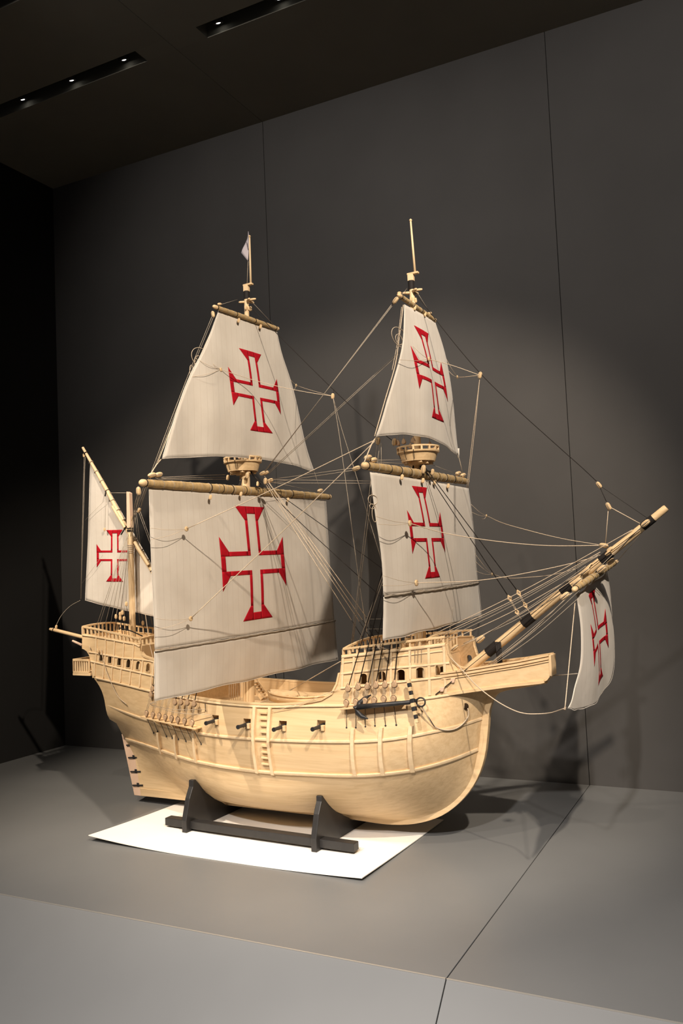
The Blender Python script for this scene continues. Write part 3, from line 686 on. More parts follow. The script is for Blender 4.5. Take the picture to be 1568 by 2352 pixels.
mA, mB_ = atx(334, 1109.5, YX['m']), atx(752, 1141, YX['m']); my = yard('main_yard', mA, mB_, .0160, .0115, wraps=24, blackw=(.28, .34, .39, .46, .55, .66, .74))
fA, fB = atx(842, 1070, YX['f']), atx(1068, 1105, YX['f']); fy = yard('fore_yard', fA, fB, .0150, .0110, wraps=20, blackw=(.18, .27, .36, .46, .56, .65, .74, .84))
tA, tB = atx(499, 707, YX['mt']), atx(632, 753, YX['mt']); ty = yard('main_topsail_yard', tA, tB, .0085, .0075, wraps=10, blackw=(.3, .62))
uA, uB = atx(921, 682, YX['ft']), atx(994, 733, YX['ft']); uy_ = yard('fore_topsail_yard', uA, uB, .0080, .0075, wraps=8, blackw=(.35, .6))
# blocks hanging below the yards
for p, x in (((483, 1142), -.095), ((553, 1135), -.095), ((661, 1148), -.095), ((923, 1096), .592), ((971, 1104), .592), ((998, 1108), .592), ((1029, 1116), .592), ((548, 736), -.078), ((598, 750), -.078), ((952, 707), .598), ((975, 722), .598)):
    block(atx(*p, x), (.1, .25, 1), .95)

# ------------------------------------------------------------------ sails
def cross_quads():
    wi, wo, Li, Lf, We = .128, .205, .87, .75, .46
    Q = []
    def arm(f):
        q = [[(-wo, wo), (-wi, wo), (-wi, Lf), (-wo, Lf)], [(wi, wo), (wo, wo), (wo, Lf), (wi, Lf)],
             [(-wo, Lf), (-wi, Lf), (-wi, 1), (-We, 1)], [(wi, Lf), (wo, Lf), (We, 1), (wi, 1)], [(-wi, Li), (wi, Li), (wi, 1), (-wi, 1)]]
        for a in q: Q.append([f(*p) for p in a])
    arm(lambda x, y: (x, y)); arm(lambda x, y: (-x, -y)); arm(lambda x, y: (y, -x)); arm(lambda x, y: (-y, x))
    for sx in (-1, 1):
        for sy in (-1, 1): Q.append([(sx*wi, sy*wi), (sx*wo, sy*wi), (sx*wo, sy*wo), (sx*wi, sy*wo)])
    return Q
def cross(parent, fn, c, up, rt):
    mb = MB()
    for q in cross_quads():
        G = []
        for i in range(7):
            row = []
            for j in range(7):
                u, v = i/6, j/6; a = (q[0][0]*(1-u)*(1-v)+q[1][0]*u*(1-v)+q[2][0]*u*v+q[3][0]*(1-u)*v); b = (q[0][1]*(1-u)*(1-v)+q[1][1]*u*(1-v)+q[2][1]*u*v+q[3][1]*(1-u)*v)
                row.append(fn(c[0]+rt[0]*a+up[0]*b, c[1]+rt[1]*a+up[1]*b))
            G.append(row)
        mb.grid(G)
    o = mb.build('red_cross', M['red'], parent, True); md = o.modifiers.new('s', 'SOLIDIFY'); md.thickness = .0005; md.offset = 0
    tag(o, 'flat red cross with flared ends around a white inner cross'); return o
def surfsail(name, Lp, Rp, X, nu=44, nv=44, arch=0., mat='sail', wave=.0012, parent=None):
    """Lp, Rp: leech points (a, z) head to foot; X(a, z) gives the third coordinate as a Vector maker"""
    Lc = cat([(a, z, 0) for a, z in Lp], nv+1); Rc = cat([(a, z, 0) for a, z in Rp], nv+1); G = []
    for j in range(nv+1):
        v = j/nv; row = []
        for i in range(nu+1):
            u = i/nu; p = Lc[j].lerp(Rc[j], u); a, z = p.x, p.y+arch*4*u*(1-u)*v**3
            z += wave*sin(u*23+1)*(v > .98)
            row.append(X(a, z))
        G.append(row)
    o = MB().grid(G).build(name, M[mat], parent or ship, True); md = o.modifiers.new('s', 'SOLIDIFY'); md.thickness = .0012; md.offset = 0
    edge = [r[0] for r in G]+G[-1][1:]+[r[-1] for r in reversed(G[:-1])]
    MB().tube(edge, .0013, 5).build('bolt_rope', M['sail'], o, True)
    return o, G
def squareX(x0, belly, yc, hw, zt, zb, ph=0., wr=.0022):
    def X(y, z):
        s = max(-1.05, min(1.05, (y-yc)/hw)); t = (zt-z)/(zt-zb)
        x = x0+belly*(1-s*s)*sin(pi*min(max(t, 0), 1)*.8+.25)
        x += wr*(sin(y*19+z*7+ph)+.7*sin(y*33-z*4+2*ph)+.6*sin(z*23+y*5+ph))*min(1, 3*max(t, 0)+.05)*(.35+.65*t)
        return Vector((x, y, z))
    return X
# main sail and its bonnet
SXm = squareX(-.118, .022, .02, .56, 1.166, .50, .4)
ms, G = surfsail('main_sail', [(-.545, 1.168), (-.545, 1.03), (-.541, .786), (-.541, .662)], [(.553, 1.176), (.559, .99), (.58, .75), (.586, .668)], SXm, 50, 40)
cross(ms, lambda a, b: SXm(a, b)+Vector((.0015, 0, 0)), (-.014, .921), (-.0055, .206), (.200, .002))
bn, Gb = surfsail('main_bonnet', [(-.545, .657), (-.545, .58), (-.549, .505)], [(.590, .662), (.592, .58), (.594, .500)], lambda a, b: SXm(a, b)+Vector((.002, 0, 0)), 50, 14, 0, wave=.002)
MB().tube([p+Vector((.003, 0, .0015+.0008*sin(k*4))) for k, p in enumerate(Gb[0])], .0032, 6).build('lacing', M['twine'], bn, True)
# main topsail
def pl(x, pts): return [(p.y, p.z) for p in (atx(*q, x) for q in pts)]
def crosspx(parent, fn, x, tl, tr, bl, br, lt, lb, rt, rb):
    T, B_, L_, R_ = [((atx(*a, x)+atx(*b, x))/2) for a, b in ((tl, tr), (bl, br), (lt, lb), (rt, rb))]; c = (T+B_+L_+R_)/4
    return cross(parent, fn, (c.y, c.z), ((T.y-B_.y)/2, (T.z-B_.z)/2), ((R_.y-L_.y)/2, (R_.z-L_.z)/2))
SXt = squareX(-.094, .012, .0, .38, 1.82, 1.28, 1.7, .0030)
mt_, G = surfsail('main_topsail', pl(-.094, [(501, 714), (470, 790), (437, 863), (405, 946), (370, 1055)]), pl(-.094, [(633, 757), (643, 806), (663, 867), (689, 972), (721, 1083)]), SXt, 44, 44, .030)
crosspx(mt_, lambda a, b: SXt(a, b)+Vector((.0015, 0, 0)), -.082, (549, 800), (603, 815), (577, 990), (625, 995), (526, 842), (535, 930), (637, 872), (643, 950))
# fore sail and bonnet
SXf = squareX(.572, .030, .06, .43, 1.168, .675, 2.6)
fs, G = surfsail('fore_sail', [(-.374, 1.166), (-.356, 1.044), (-.336, .93), (-.335, .806)], [(.419, 1.164), (.447, 1.037), (.469, .874), (.484, .814)], SXf, 44, 36)
cross(fs, lambda a, b: SXf(a, b)+Vector((.0015, 0, 0)), (-.034, .993), (-.0155, .148), (.128, .001))
fb, Gb = surfsail('fore_bonnet', [(-.337, .801), (-.340, .74), (-.346, .674)], [(.487, .809), (.492, .75), (.497, .684)], lambda a, b: SXf(a, b)+Vector((.002, 0, 0)), 44, 14, 0, wave=.002)
MB().tube([p+Vector((.003, 0, .0015+.0008*sin(k*4))) for k, p in enumerate(Gb[0])], .0030, 6).build('lacing', M['twine'], fb, True)
# fore topsail
SXu = squareX(.590, .018, .02, .28, 1.73, 1.28, 4.0, .0032)
ft_, G = surfsail('fore_topsail', pl(.590, [(926, 700), (918, 790), (900, 880), (880, 950), (865, 1003)]), pl(.590, [(995, 738), (1015, 810), (1032, 900), (1045, 980), (1053, 1046)]), SXu, 40, 40, .032)
crosspx(ft_, lambda a, b: SXu(a, b)+Vector((.0015, 0, 0)), .606, (953, 750), (990, 765), (993, 960), (1023, 970), (942, 795), (962, 890), (1015, 847), (1028, 905))
# spritsail, hung below the bowsprit
sA, sB = atx(1322, 1352, 1.11), atx(1408, 1294, 1.11)
sy_ = yard('sprit_yard', sA, sB, .0105, .0085, mat='canvas', wraps=12, blackw=(.35, .6))
def SXs(y, z):
    t = (.82-z)/.33; return Vector((1.10+.006*sin(y*22+z*6)+.012*(1-min(1, (y/.3)**2))*t*(1-t)*4, y, z))
spl = [(1320, 1365), (1328, 1450), (1330, 1540), (1318, 1590), (1299, 1627)]; spr = [(1398, 1312), (1405, 1370), (1403, 1480), (1400, 1560), (1388, 1590)]
ss, G = surfsail('sprit_sail', [(p.y, p.z) for p in (atx(*q, 1.1) for q in spl)], [(p.y, p.z) for p in (atx(*q, 1.1) for q in spr)], SXs, 30, 40, -.022)
crosspx(ss, lambda a, b: SXs(a, b)+Vector((.0015, 0, 0)), 1.106, (1353, 1366), (1369, 1353), (1372, 1573.5), (1389, 1551.5), (1347, 1436), (1356, 1529.5), (1383, 1402), (1394, 1485.5))
# lateen mizzen
LY = .022
def SXz(x, z): return Vector((x, LY+.008+.012*sin((x+1.0)*6)*sin((1.4-z)*4)*.5+.0015*sin(x*40+z*9), z))
zs, G = surfsail('mizzen_sail', [(-.950, 1.392), (-.968, 1.18), (-.985, .98), (-1.0, .796)], [(-.492, .722), (-.492, .718), (-.492, .714), (-.492, .710)], SXz, 36, 40, -.006, 'sailx')
cross(zs, lambda a, b: SXz(a, b)-Vector((0, .0015, 0)), (-.8325, .977), (.003, .1065), (.0985, -.004))
zy = MB().tube([aty(190, 1028, LY), aty(245, 1125, LY), aty(300, 1231, LY), (-.591, LY, .867), (-.478, LY, .700)], [.0055, .0085, .0095, .0085, .0055], 12).build('lateen_yard', M['wood_v'], ship, True, sharp=60)
yd = (aty(355, 1335, LY)-aty(190, 1028, LY)).normalized()
for k in range(17):
    p = aty(190, 1028, LY).lerp(Vector((-.478, LY, .700)), (k+.6)/17.5); band(p, yd, .0102, .0022, 'twine' if k % 4 else 'tar', zy, 'gasket')
MB().tube([aty(258, 1163, LY-.012), aty(287, 1212, LY-.012)], [.0065, .0065], 10).build('yard_fish', M['wood_v'], zy, True, sharp=50)
MB().tube([aty(309, 1245, LY-.012), aty(341, 1298, LY-.012)], [.0065, .0065], 10).build('yard_fish', M['wood_v'], zy, True, sharp=50)
# bowsprit and boomkin
b0, b1 = Vector((.665, 0, .527)), aty(1530, 1166)
bs = MB().tube([b0, b0.lerp(b1, .5), b1-(b1-b0).normalized()*.004, b1], [.0150, .0140, .0105, .009], 18).build('bowsprit', M['wood'], ship, True, sharp=45)
bd = (b1-b0).normalized()
for px, py, ln_ in ((1135, 1494, .044), (1215, 1427, .040), (1301, 1352, .038), (1396, 1284, .040), (1490, 1203, .040)):
    p = aty(px, py); f = (p-b0).dot(bd); band(b0+bd*f, bd, (interp([(0, .0150), (.5, .0140), (1, .0105)], f/(b1-b0).length))+.0012, ln_, 'tar', bs, 'wrapping')
g0 = b0+bd*((aty(1150, 1482)-b0).dot(bd))
for dx in (-.006, 0, .006): rope('gammoning', [g0+Vector((dx, -.014, .006)), g0+Vector((dx*.6+.004, -.013, -.075))], .0045, 'tar')
MB().tube([aty(115, 1445), aty(121, 1446), aty(192, 1464)], [.0055, .0075, .0080], 10).build('boomkin', M['wood'], ship, True, sharp=40)
MB().tube([aty(167, 1472, -.03), aty(189, 1482, -.03)], [.0045, .0055], 8).build('flag_socket', M['pink'], ship, True, sharp=40)
band(aty(124, 1447), aty(192, 1464)-aty(115, 1445), .0085, .004); block(aty(129, 1440, 0), (.3, 0, 1), .9)

# ------------------------------------------------------------------ shrouds with deadeyes, channels
def channel(name, x0, x1, z0, z1, wd):
    for s in (-1, 1):
        secs = []
        for k in range(9):
            x = x0+(x1-x0)*k/8; z = z0+(z1-z0)*k/8; b = side_b(x, z)
            secs.append([(x, s*(b-.003), z), (x, s*(b+wd), z), (x, s*(b+wd), z+.005), (x, s*(b-.003), z+.005)])
        MB().loft(secs).build(name, M['wood'], ship, bevel=.001)
def outp(px, py, off):
    b = .25
    for _ in range(8): P = aty(px, py, -b); b = .5*b+.5*(side_b(P.x, P.z)+off)
    return aty(px, py, -b)
c0, c1 = outp(780, 1628, .030), outp(925, 1612, .030); channel('fore_channel', c0.x, c1.x, c0.z-.004, c1.z-.004, .031)
d0, d1 = outp(322, 1646, .034), outp(449, 1674, .034); channel('main_channel', d0.x, d1.x, d0.z-.004, d1.z-.004, .035)
for s in (-1, 1):
    for x in (d0.x+.07, d0.x+.16, d1.x-.02):
        z = interp([(d0.x, d0.z), (d1.x, d1.z)], x)-.006; b = side_b(x, z)
        MB().prism([(x-.003, s*(b-.002), z), (x-.003, s*(b+.030), z), (x-.003, s*(b-.002), z-.022)], (.006, 0, 0)).build('channel_bracket', M['wood_v'], ship)
def shroudset(lower, upper, chains, head, off, name='shroud'):
    for lo, up_, ch in zip(lower, upper, chains):
        A = outp(*lo, off); C = onside(*ch)
        B = aty(*up_, A.y+.010) if up_ else A+Vector((.012, .022, .085))
        for s in (-1, 1):
            f = lambda P: Vector((P.x, P.y*(-s), P.z))
            sh = rope(name, [f(B), Vector((head[0], s*head[1], head[2]))], .0016, 'tar')
            deadeye(f(A), False, sh); deadeye(f(B), True, sh)
            link('strop', DER, sh, Matrix.Translation(f(B)) @ Matrix.Rotation(pi, 4, 'Y')); link('strop', DER, sh, Matrix.Translation(f(A)))
            for dx in (-.004, 0, .004): rope('lanyard', [f(A)+Vector((dx, 0, .004)), f(B)+Vector((dx, 0, -.004))], .0006, 'twine', parent=sh)
            rope('chain', [f(A)+Vector((0, 0, -.014)), f(C)], .0010, 'iron', parent=sh)
            MB().lathe(f(C), [(.001, -.0025), (.003, -.001), (.003, .001), (.001, .0025)], 8, 'Y').build('chain_bolt', M['iron'], sh)
shroudset([(795, 1615), (816.6, 1612.6), (838, 1610), (859, 1608.8), (880.7, 1606), (903.4, 1605)], [(798.8, 1582), (822, 1578), (843.4, 1577), (862.8, 1574), (884, 1573), (905.4, 1572)],
          [(795.7, 1671), (816.9, 1671), (839, 1668.7), (861, 1667), (885, 1666.7), (909.7, 1665)], (.552, .012, 1.225), .026)
c5 = lambda x, y: (180+x/3.92, 1600+y/3.92)
shroudset([c5(612, 152), c5(670, 165), c5(727, 175), c5(782, 187), c5(838, 198), c5(895, 210), c5(955, 222), c5(1022, 235)],
          [None, None, None, None, c5(868, 52), c5(922, 50), c5(980, 55), c5(1042, 65)],
          [c5(678, 328), c5(712, 315), c5(792, 360), c5(845, 375), c5(900, 385), c5(968, 402), c5(1025, 400), c5(1105, 428)], (-.139, .014, 1.245), .030)
# ratlines
for k in range(5):
    z = .635+.03*k-.03
    P = [outp(*p, .02) for p in ((798.8, 1582), (822, 1578), (843.4, 1577), (862.8, 1574), (884, 1573), (905.4, 1572))]
    for s in (-1, 1):
        L_ = []
        for p in P:
            h = Vector((.552, -.012, 1.225)); f = (z-p.z)/(h.z-p.z); q = p.lerp(h, f); L_.append(Vector((q.x, q.y*(-s), q.z)))
        for a, b in zip(L_, L_[1:]): rope('ratline', [a, b], .0005, 'twine')
# mizzen shrouds
for k, (px, py) in enumerate(((222, 1437), (228, 1436), (240, 1440), (252, 1442), (263, 1445))):
    B = outp(px, py, -.004)
    for s in (-1, 1): rope('mizzen_shroud', [Vector((B.x, B.y*(-s), B.z)), (-.712, s*.008, 1.075)], .0008, 'twine')
for px, py in ((266, 1416), (276, 1419), (276, 1411), (285, 1421), (281, 1407), (328, 1431), (290, 1387)):
    P = aty(px, py, -.05 if px < 300 else .06); block(P, (0, 0, 1), 1.0)
    rope('mizzen_tackle', [P, Vector((P.x+.01, P.y, .655))], .0011, 'tar'); rope('mizzen_tackle', [P, Vector((-.713, P.y*.15, 1.03))], .0007, 'twine')
rope('mizzen_tackle', [aty(274, 1442, -.06), aty(300, 1449, -.08), aty(327, 1461, -.10)], .0024, 'tar')


# ------------------------------------------------------------------ stays, braces, lifts, bowlines
MT = Vector((-.128, 0, 1.235)); FTP = Vector((.562, 0, 1.215))
rope('main_topmast_stay', [(-.100, 0, 1.885), aty(862, 982), (.552, 0, 1.245)], .0013, 'tar')
rope('fore_topmast_stay', [(.572, 0, 1.805), aty(1105, 860), aty(1290, 1033), aty(1345, 1082), aty(1374, 1110)], .0013, 'tar')
s1, s2 = aty(1375, 1114), aty(1397, 1163)
block(s1, (.6, 0, -.9), 1.2); block(s2, (.4, 0, -.9), 1.3)
rope('stay_tail', [s1, s2], .0010, 'tar'); rope('stay_tail', [s1, aty(1489, 1192)], .0006, 'tar')
rope('stay_tackle', [s2, aty(1472, 1204)], .0014); rope('stay_tackle', [s2, aty(1390, 1250)], .0012)
for a, b, c in (((975, 1072), (1187, 1356), (1206, 1390)), ((970, 1070), (1166, 1368), (1187, 1406))):
    st = rope('fore_stay', [aty(*a, 0 if a[0] > 972 else -.012), aty(*b, 0 if a[0] > 972 else -.02)], .0015, 'tar')
    Y = 0 if a[0] > 972 else -.02; P, Q = aty(b[0]+4, b[1]+6, Y), aty(*c, Y)
    for R_, fl in ((P, 0), (Q, 1)):                       # heart blocks: flat open lozenges
        d = (Q-P).normalized(); n_ = Vector((d.z, 0, -d.x)); W_ = .0075; H_ = .012
        mb = MB(); o_ = [R_+d*H_, R_+n_*W_, R_-d*H_, R_-n_*W_]; i_ = [R_+d*H_*.45, R_+n_*W_*.45, R_-d*H_*.45, R_-n_*W_*.45]; k_ = Vector((0, .003, 0))
        mb.v = [p-k_ for p in o_]+[p-k_ for p in i_]+[p+k_ for p in o_]+[p+k_ for p in i_]
        for k in range(4):
            j = (k+1) % 4; mb.f += [(k, j, 4+j, 4+k), (8+k, 8+j, 12+j, 12+k), (k, j, 8+j, 8+k), (4+k, 4+j, 12+j, 12+k)]
        mb.build('heart_block', M['wood'], st, bevel=.001)
    for dx in (-.002, .002): rope('lanyard', [P+Vector((dx, 0, 0)), Q+Vector((dx, 0, 0))], .0010, parent=st)
    rope('lanyard', [Q, Q+Vector((.012, 0, -.022))], .0012, parent=st)
rope('main_stay', [aty(592, 1100, .01), aty(874, 1303, .01), aty(940, 1352, .01)], .0014, 'tar')
rope('main_stay', [aty(588, 1098, -.01), aty(660, 1172, -.01), aty(863, 1360, -.01), aty(915, 1408, -.01)], .0014, 'tar')
rope('main_stay', [aty(575, 1083, 0), aty(600, 1112, 0)], .0034, 'tar')
rope('fore_stay', [aty(955, 1060, 0), aty(985, 1092, 0)], .0034, 'tar')
# hanging blocks under the tops
for p, y, sc in (((603, 1087), -.02, 1.3), ((611, 1086), .01, 1.2), ((609, 1105), -.02, 1.25), ((620, 1104), 0, 1.4), ((592, 1111), .0, 1.0), ((568, 1092), -.03, 1.3), ((552, 1085), -.03, 1.), ((523, 1097), -.03, 1.1),
                 ((972, 1078), -.03, 1.5), ((993, 1084), .01, 1.1), ((985, 1052), -.02, 1.0), ((963, 1055), -.03, 1.2), ((868, 1013), -.28, 1.2), ((905, 1015), -.06, 1.3)):
    block(aty(*p, y), (.9, 0, .3) if p[0] in (620, 611, 603) else (.2, 0, 1), sc)
m1, m2 = aty(608, 1086, -.01), aty(622, 1104, 0)
uS, uP = atx(908, 690, YX['ft']), atx(997, 736, YX['ft'])
block(uS, (-.7, 0, -.7), 1.3)
for dz in (-.003, .003):
    rope('topsail_brace', [uS+Vector((0, 0, dz)), m1+Vector((0, -.006+dz, 0))], .0010, 'twine'); rope('topsail_brace', [uP+Vector((0, 0, dz)), m1+Vector((.01, .01, dz))], .0010, 'twine')
fS, fP = atx(818, 1076, YX['f']), atx(1068, 1108, YX['f'])
block(fS, (-.9, 0, -.25), 1.3)
for dz in (-.004, .002):
    rope('fore_brace', [fS+Vector((0, 0, dz)), m2+Vector((0, -.005, dz*2))], .0010, 'twine'); rope('fore_brace', [fP+Vector((-.01, 0, dz)), m2+Vector((.004, .012, dz*2))], .0009, 'twine')
# falls from the main top to the forecastle
for a, b in (((607, 1108), (832, 1464)), ((612, 1109), (851, 1466)), ((617, 1109), (858, 1462)), ((606, 1092), (869, 1456))):
    B = atx(*b, .372); M_ = aty(*a, -.01); rope('fall', [M_, B], .0011); q = M_.lerp(B, .9); rope('fall_end', [q, B], .0013, 'tar')
for a, b in (((852, 1099), (807, 1477)), ((857, 1102), (810, 1477)), ((878, 1322), (824, 1476)), ((880, 1330), (830, 1474))):
    A = aty(*a, -.26 if a[0] < 870 else -.02); B = atx(*b, .374); rope('fall', [A, B], .0011, 'twine')
for a, b in (((866, 1018), (855, 1102)), ((872, 1018), (862, 1102)), ((875, 1018), (876, 1102))): rope('fall', [aty(*a, -.28), aty(*b, -.26)], .0008, 'twine')
# block on the main topmast stay, its bowlines and falls
k0 = aty(764, 910); block(k0, (.1, 0, 1), 1.1); rope('strop', [aty(767, 893), k0], .0008, 'tar')
rope('fall', [k0, aty(776, 980, -.01), aty(791, 1086, -.02), aty(830, 1373, -.03), aty(845, 1468, -.03)], .0010, 'twine')
rope('fall', [k0, aty(783, 980, .01), aty(814, 1080, .02), aty(850, 1201, .03), aty(880, 1300, .04)], .0009, 'twine')
def bowline(tg, xs, ends, path, sc=1., r=.0011):
    P = atx(*tg, xs); toggle(P, sc)
    rope('bowline', [P]+path, r)
    for e in ends: rope('bridle', [P, atx((tg[0]+e[0])/2, (tg[1]+e[1])/2+3, xs+.004), atx(*e, xs-.012)], .0007)
bowline((507, 849), -.084, [(447, 822), (438, 866), (480, 825)], [aty(600, 878, -.05), aty(700, 900, -.02), k0], .9)
bowline((680, 885), -.11, [(655, 855), (668, 905)], [aty(720, 898, .08), k0], .8, .0008)
e1 = atx(866, 1008, .570)
bowline((428, 1215), -.080, [(345, 1213), (346, 1240)], [atx(428, 1215, -.08).lerp(e1, .5)-Vector((0, 0, .004)), e1], 1.1, .0014)
bowline((438, 1421), -.080, [(357, 1421), (358, 1447)], [atx(438, 1421, -.08).lerp(e1, .5)-Vector((0, 0, .004)), e1], 1.1, .0014)
f1 = aty(1386, 1253)
block(f1, (1, 0, -.2), 1.4)
bowline((941, 1202), .618, [(862, 1186), (868, 1204)], [aty(1010, 1222, -.10), aty(1100, 1238, -.07), aty(1250, 1253, -.03), f1], 1.3, .0014)
bowline((956, 1339), .618, [(880, 1322), (878, 1345)], [aty(1100, 1333, -.07), aty(1230, 1312, -.03), aty(1350, 1284, -.01), aty(1378, 1275)], 1.3, .0014)
bowline((1117, 1185), .60, [(1081, 1158), (1082, 1176), (1106, 1192)], [aty(1190, 1212, .10), aty(1290, 1237, .04), f1], .8, .0012)
bowline((1130, 1319), .60, [(1090, 1271), (1092, 1290), (1093, 1312)], [aty(1200, 1327, .09), aty(1270, 1320, .05), aty(1320, 1307, .01)], .8, .0010)
k1 = aty(1102, 862); block(k1, (.3, 0, 1), 1.2); rope('strop', [aty(1107, 853), k1], .0008, 'tar')
bowline((985, 825), .618, [(915, 826), (948, 795)], [aty(1040, 840, -.03), k1], 1.0)
bowline((1050, 866), .60, [(1018, 812), (1028, 850)], [aty(1075, 865, .03), k1], .8)
for dx in (-1.5, 1.5): rope('fall', [k1, aty(1088+dx, 990, .02), aty(1073+dx, 1120, .05)], .0010); 
rope('fall', [aty(1040, 1395, -.05), aty(1034, 1440, -.04), aty(1026, 1465, -.03)], .0008, 'twine')
# sheets, clew lines and lifts
rope('sheet', [atx(866, 1003, .582), atx(858, 1012, .580), atx(836, 1062, .574)], .0020); rope('clew_line', [atx(926, 700, .586), atx(917, 770, .588), atx(909, 830, .588), atx(885, 915, .588), atx(860, 1002, .584)], .0016)
rope('clew_line', [atx(922, 705, .580), atx(910, 800, .580), atx(900, 850, .580)], .0009)
rope('sheet', [atx(370, 1055, -.112), atx(362, 1064, -.112), atx(345, 1090, -.114)], .0018); rope('clew_line', [atx(501, 725, -.11), atx(438, 868, -.106), atx(405, 952, -.106), atx(362, 1062, -.112)], .0013)
rope('sheet', [atx(722, 1085, -.11), atx(735, 1125, -.114)], .0008, 'twine'); rope('sheet', [atx(1053, 1048, .58), atx(1065, 1098, .572)], .0009)
MB().tube([atx(1051, 1030, .583), atx(1053, 1052, .583)], [.006, .003], 6).build('clew_knot', M['sail'], ship, True)
for a, b in (((352, 1097), (518, 1090)), ((358, 1099), (518, 1096)), ((362, 1101), (520, 1101))): rope('lift', [atx(*a, YX['m']), aty(*b, -.03)], .0008, 'twine')
for a, b in (((858, 1057), (935, 1056)), ((862, 1061), (938, 1066)), ((866, 1064), (942, 1075))): rope('lift', [atx(*a, YX['f']), aty(*b, -.03)], .0009, 'twine')
for a, b in (((1068, 1096), (978, 1062)), ((746, 1133), (620, 1106)), ((505, 700), (545, 688)), ((923, 677), (935, 662)), ((630, 748), (580, 695)), ((993, 728), (958, 672))): rope('lift', [atx(*a, YX['f'] if a[0] in (1068,) else YX['m'] if a[0] == 746 else YX['mt'] if a[0] < 700 else YX['ft']), aty(*b)], .0007, 'twine')
for p, x in (((349, 1094), YX['m']), ((364, 1093), YX['m']), ((845, 1054), YX['f']), ((857, 1060), YX['f']), ((1052, 1090), YX['f']), ((1063, 1094), YX['f']), ((735, 1129), YX['m']), ((504, 701), YX['mt']), ((917, 676), YX['ft']), ((987, 722), YX['ft'])):
    block(atx(*p, x)+Vector((0, 0, .004)), (.2, 1, .25), 1.5 if x in (YX['m'], YX['f']) else .9)
block(atx(318, 1128, YX['m']), (0, 0, 1), 1.35); block(atx(489, 722, YX['mt']), (-.1, 0, 1), 1.2)
zt = Vector((-.711, -.004, 1.06))
for dx in (-2, 2):
    rope('main_brace', [atx(318+dx, 1134, YX['m']), aty(306+dx, 1200, -.03), aty(302+dx, 1232, -.012)], .0010)
    rope('main_brace', [atx(332+dx, 1118, YX['m']), aty(304+dx, 1196, -.02)], .0008, 'twine')
    rope('topsail_brace', [atx(488+dx, 728, YX['mt']), atx(440+dx, 846, YX['mt']-.04), atx(350+dx, 1082, YX['mt']-.12), aty(322, 1168, -.02)], .0009, 'twine')
    rope('main_brace', [aty(320+dx, 1175, -.02), aty(362+dx, 1290, .0)], .0009, 'twine'); rope('main_brace', [aty(310+dx, 1170, -.01), aty(320+dx, 1250, -.0)], .0008, 'twine')
block(aty(319, 1172, -.02), (.5, 0, .6), 1.2)
def coil(px, py, x, rx, rz, r=.0010, mat='rope', t0=0, t1=2*pi):
    c = atx(px, py, x); rope('coil', [c+Vector((0, rx*cos(t0+(t1-t0)*k/16), rz*sin(t0+(t1-t0)*k/16))) for k in range(17)], r, mat)
coil(462, 822, -.105, .052, .034); coil(457, 832, -.103, .024, .022); coil(440, 852, -.105, .010, .020)
coil(918, 775, .59, .060, .030); coil(916, 780, .592, .025, .016)
coil(856, 1148, .575, .030, .014); coil(855, 1163, .575, .018, .007); coil(860, 1180, .575, .016, .024)
# bowsprit ropes
for a, b, r in (((985, 1462), (1452, 1217), .0012), ((1000, 1463), (1378, 1268), .0011), ((1005, 1466), (1375, 1273), .0010), ((1020, 1468), (1372, 1277), .0010), ((1030, 1472), (1330, 1318), .0011), ((1060, 1484), (1330, 1322), .0011), ((1085, 1474), (1345, 1300), .0010),
                ((1064, 1478), (1300, 1356), .0010), ((1115, 1532), (1312, 1362), .0011), ((1120, 1535), (1330, 1372), .0010), ((1120, 1528), (1470, 1212), .0010), ((1105, 1545), (1395, 1295), .0009)):
    A = aty(*a, -.04 if a[1] < 1500 else -.03); B = aty(*b, -.012); rope('bowsprit_line', [A, A.lerp(B, .5)-Vector((0, 0, .010 if a[1] < 1500 else .012)), B], r, 'twine' if r < .00105 else 'rope')
for p, y, sc in (((1103, 1468), -.035, 1.7), ((1044, 1488), -.06, 1.4), ((1400, 1262), -.01, 1.1), ((1396, 1271), -.012, 1.1), ((1482, 1202), -.016, 1.5), ((1297, 1369), -.16, 1.5), ((1326, 1337), -.10, 1.7), ((1381, 1307), -.05, 1.6), ((1402, 1290), .05, 1.4), ((1413, 1292), .25, 1.2), ((1345, 1312), -.03, 1.5)):
    block(aty(*p, y) if p[0] not in (1297, 1326, 1413) else atx(*p, 1.10), (.75, 0, .55), sc)
pf = b0+bd*((aty(1340, 1312)-b0).dot(bd))
for k in range(3):
    MB().tube([pf+bd*(.006*k)+Vector((-.010, -.014, -.004+.004*k)), pf+bd*(.03+.006*k)+Vector((-.010, -.014, -.004+.004*k))], .0026, 6).build('sprit_parrel', M['wood'], ship, True)
rope('sprit_lift', [aty(1480, 1216), atx(1416, 1290, 1.11)], .0008, 'twine')
rope('manrope', [aty(1063, 1543, -.115), aty(1140, 1480, -.05), aty(1300, 1345, -.025), aty(1470, 1215, -.016)], .0010, 'tar')
ct = atx(1297, 1627, 1.1)
rope('sprit_sheet', [atx(1320, 1385, 1.1), atx(1309, 1500, 1.10), ct], .0014)
rope('sprit_sheet', [ct, aty(1250, 1639, -.28), aty(1200, 1638, -.25), aty(1160, 1622, -.22), aty(1100, 1580, -.18), aty(1063, 1541, -.14), aty(1034, 1510, -.122)], .0016)
rope('sprit_sheet', [aty(1271, 1552, .02), atx(1329, 1547, 1.09)], .0014, 'twine')
for k in range(2): rope('knot', [ct+Vector((0, -.004, -.003)), ct+Vector((0, .004, .003))], .003)
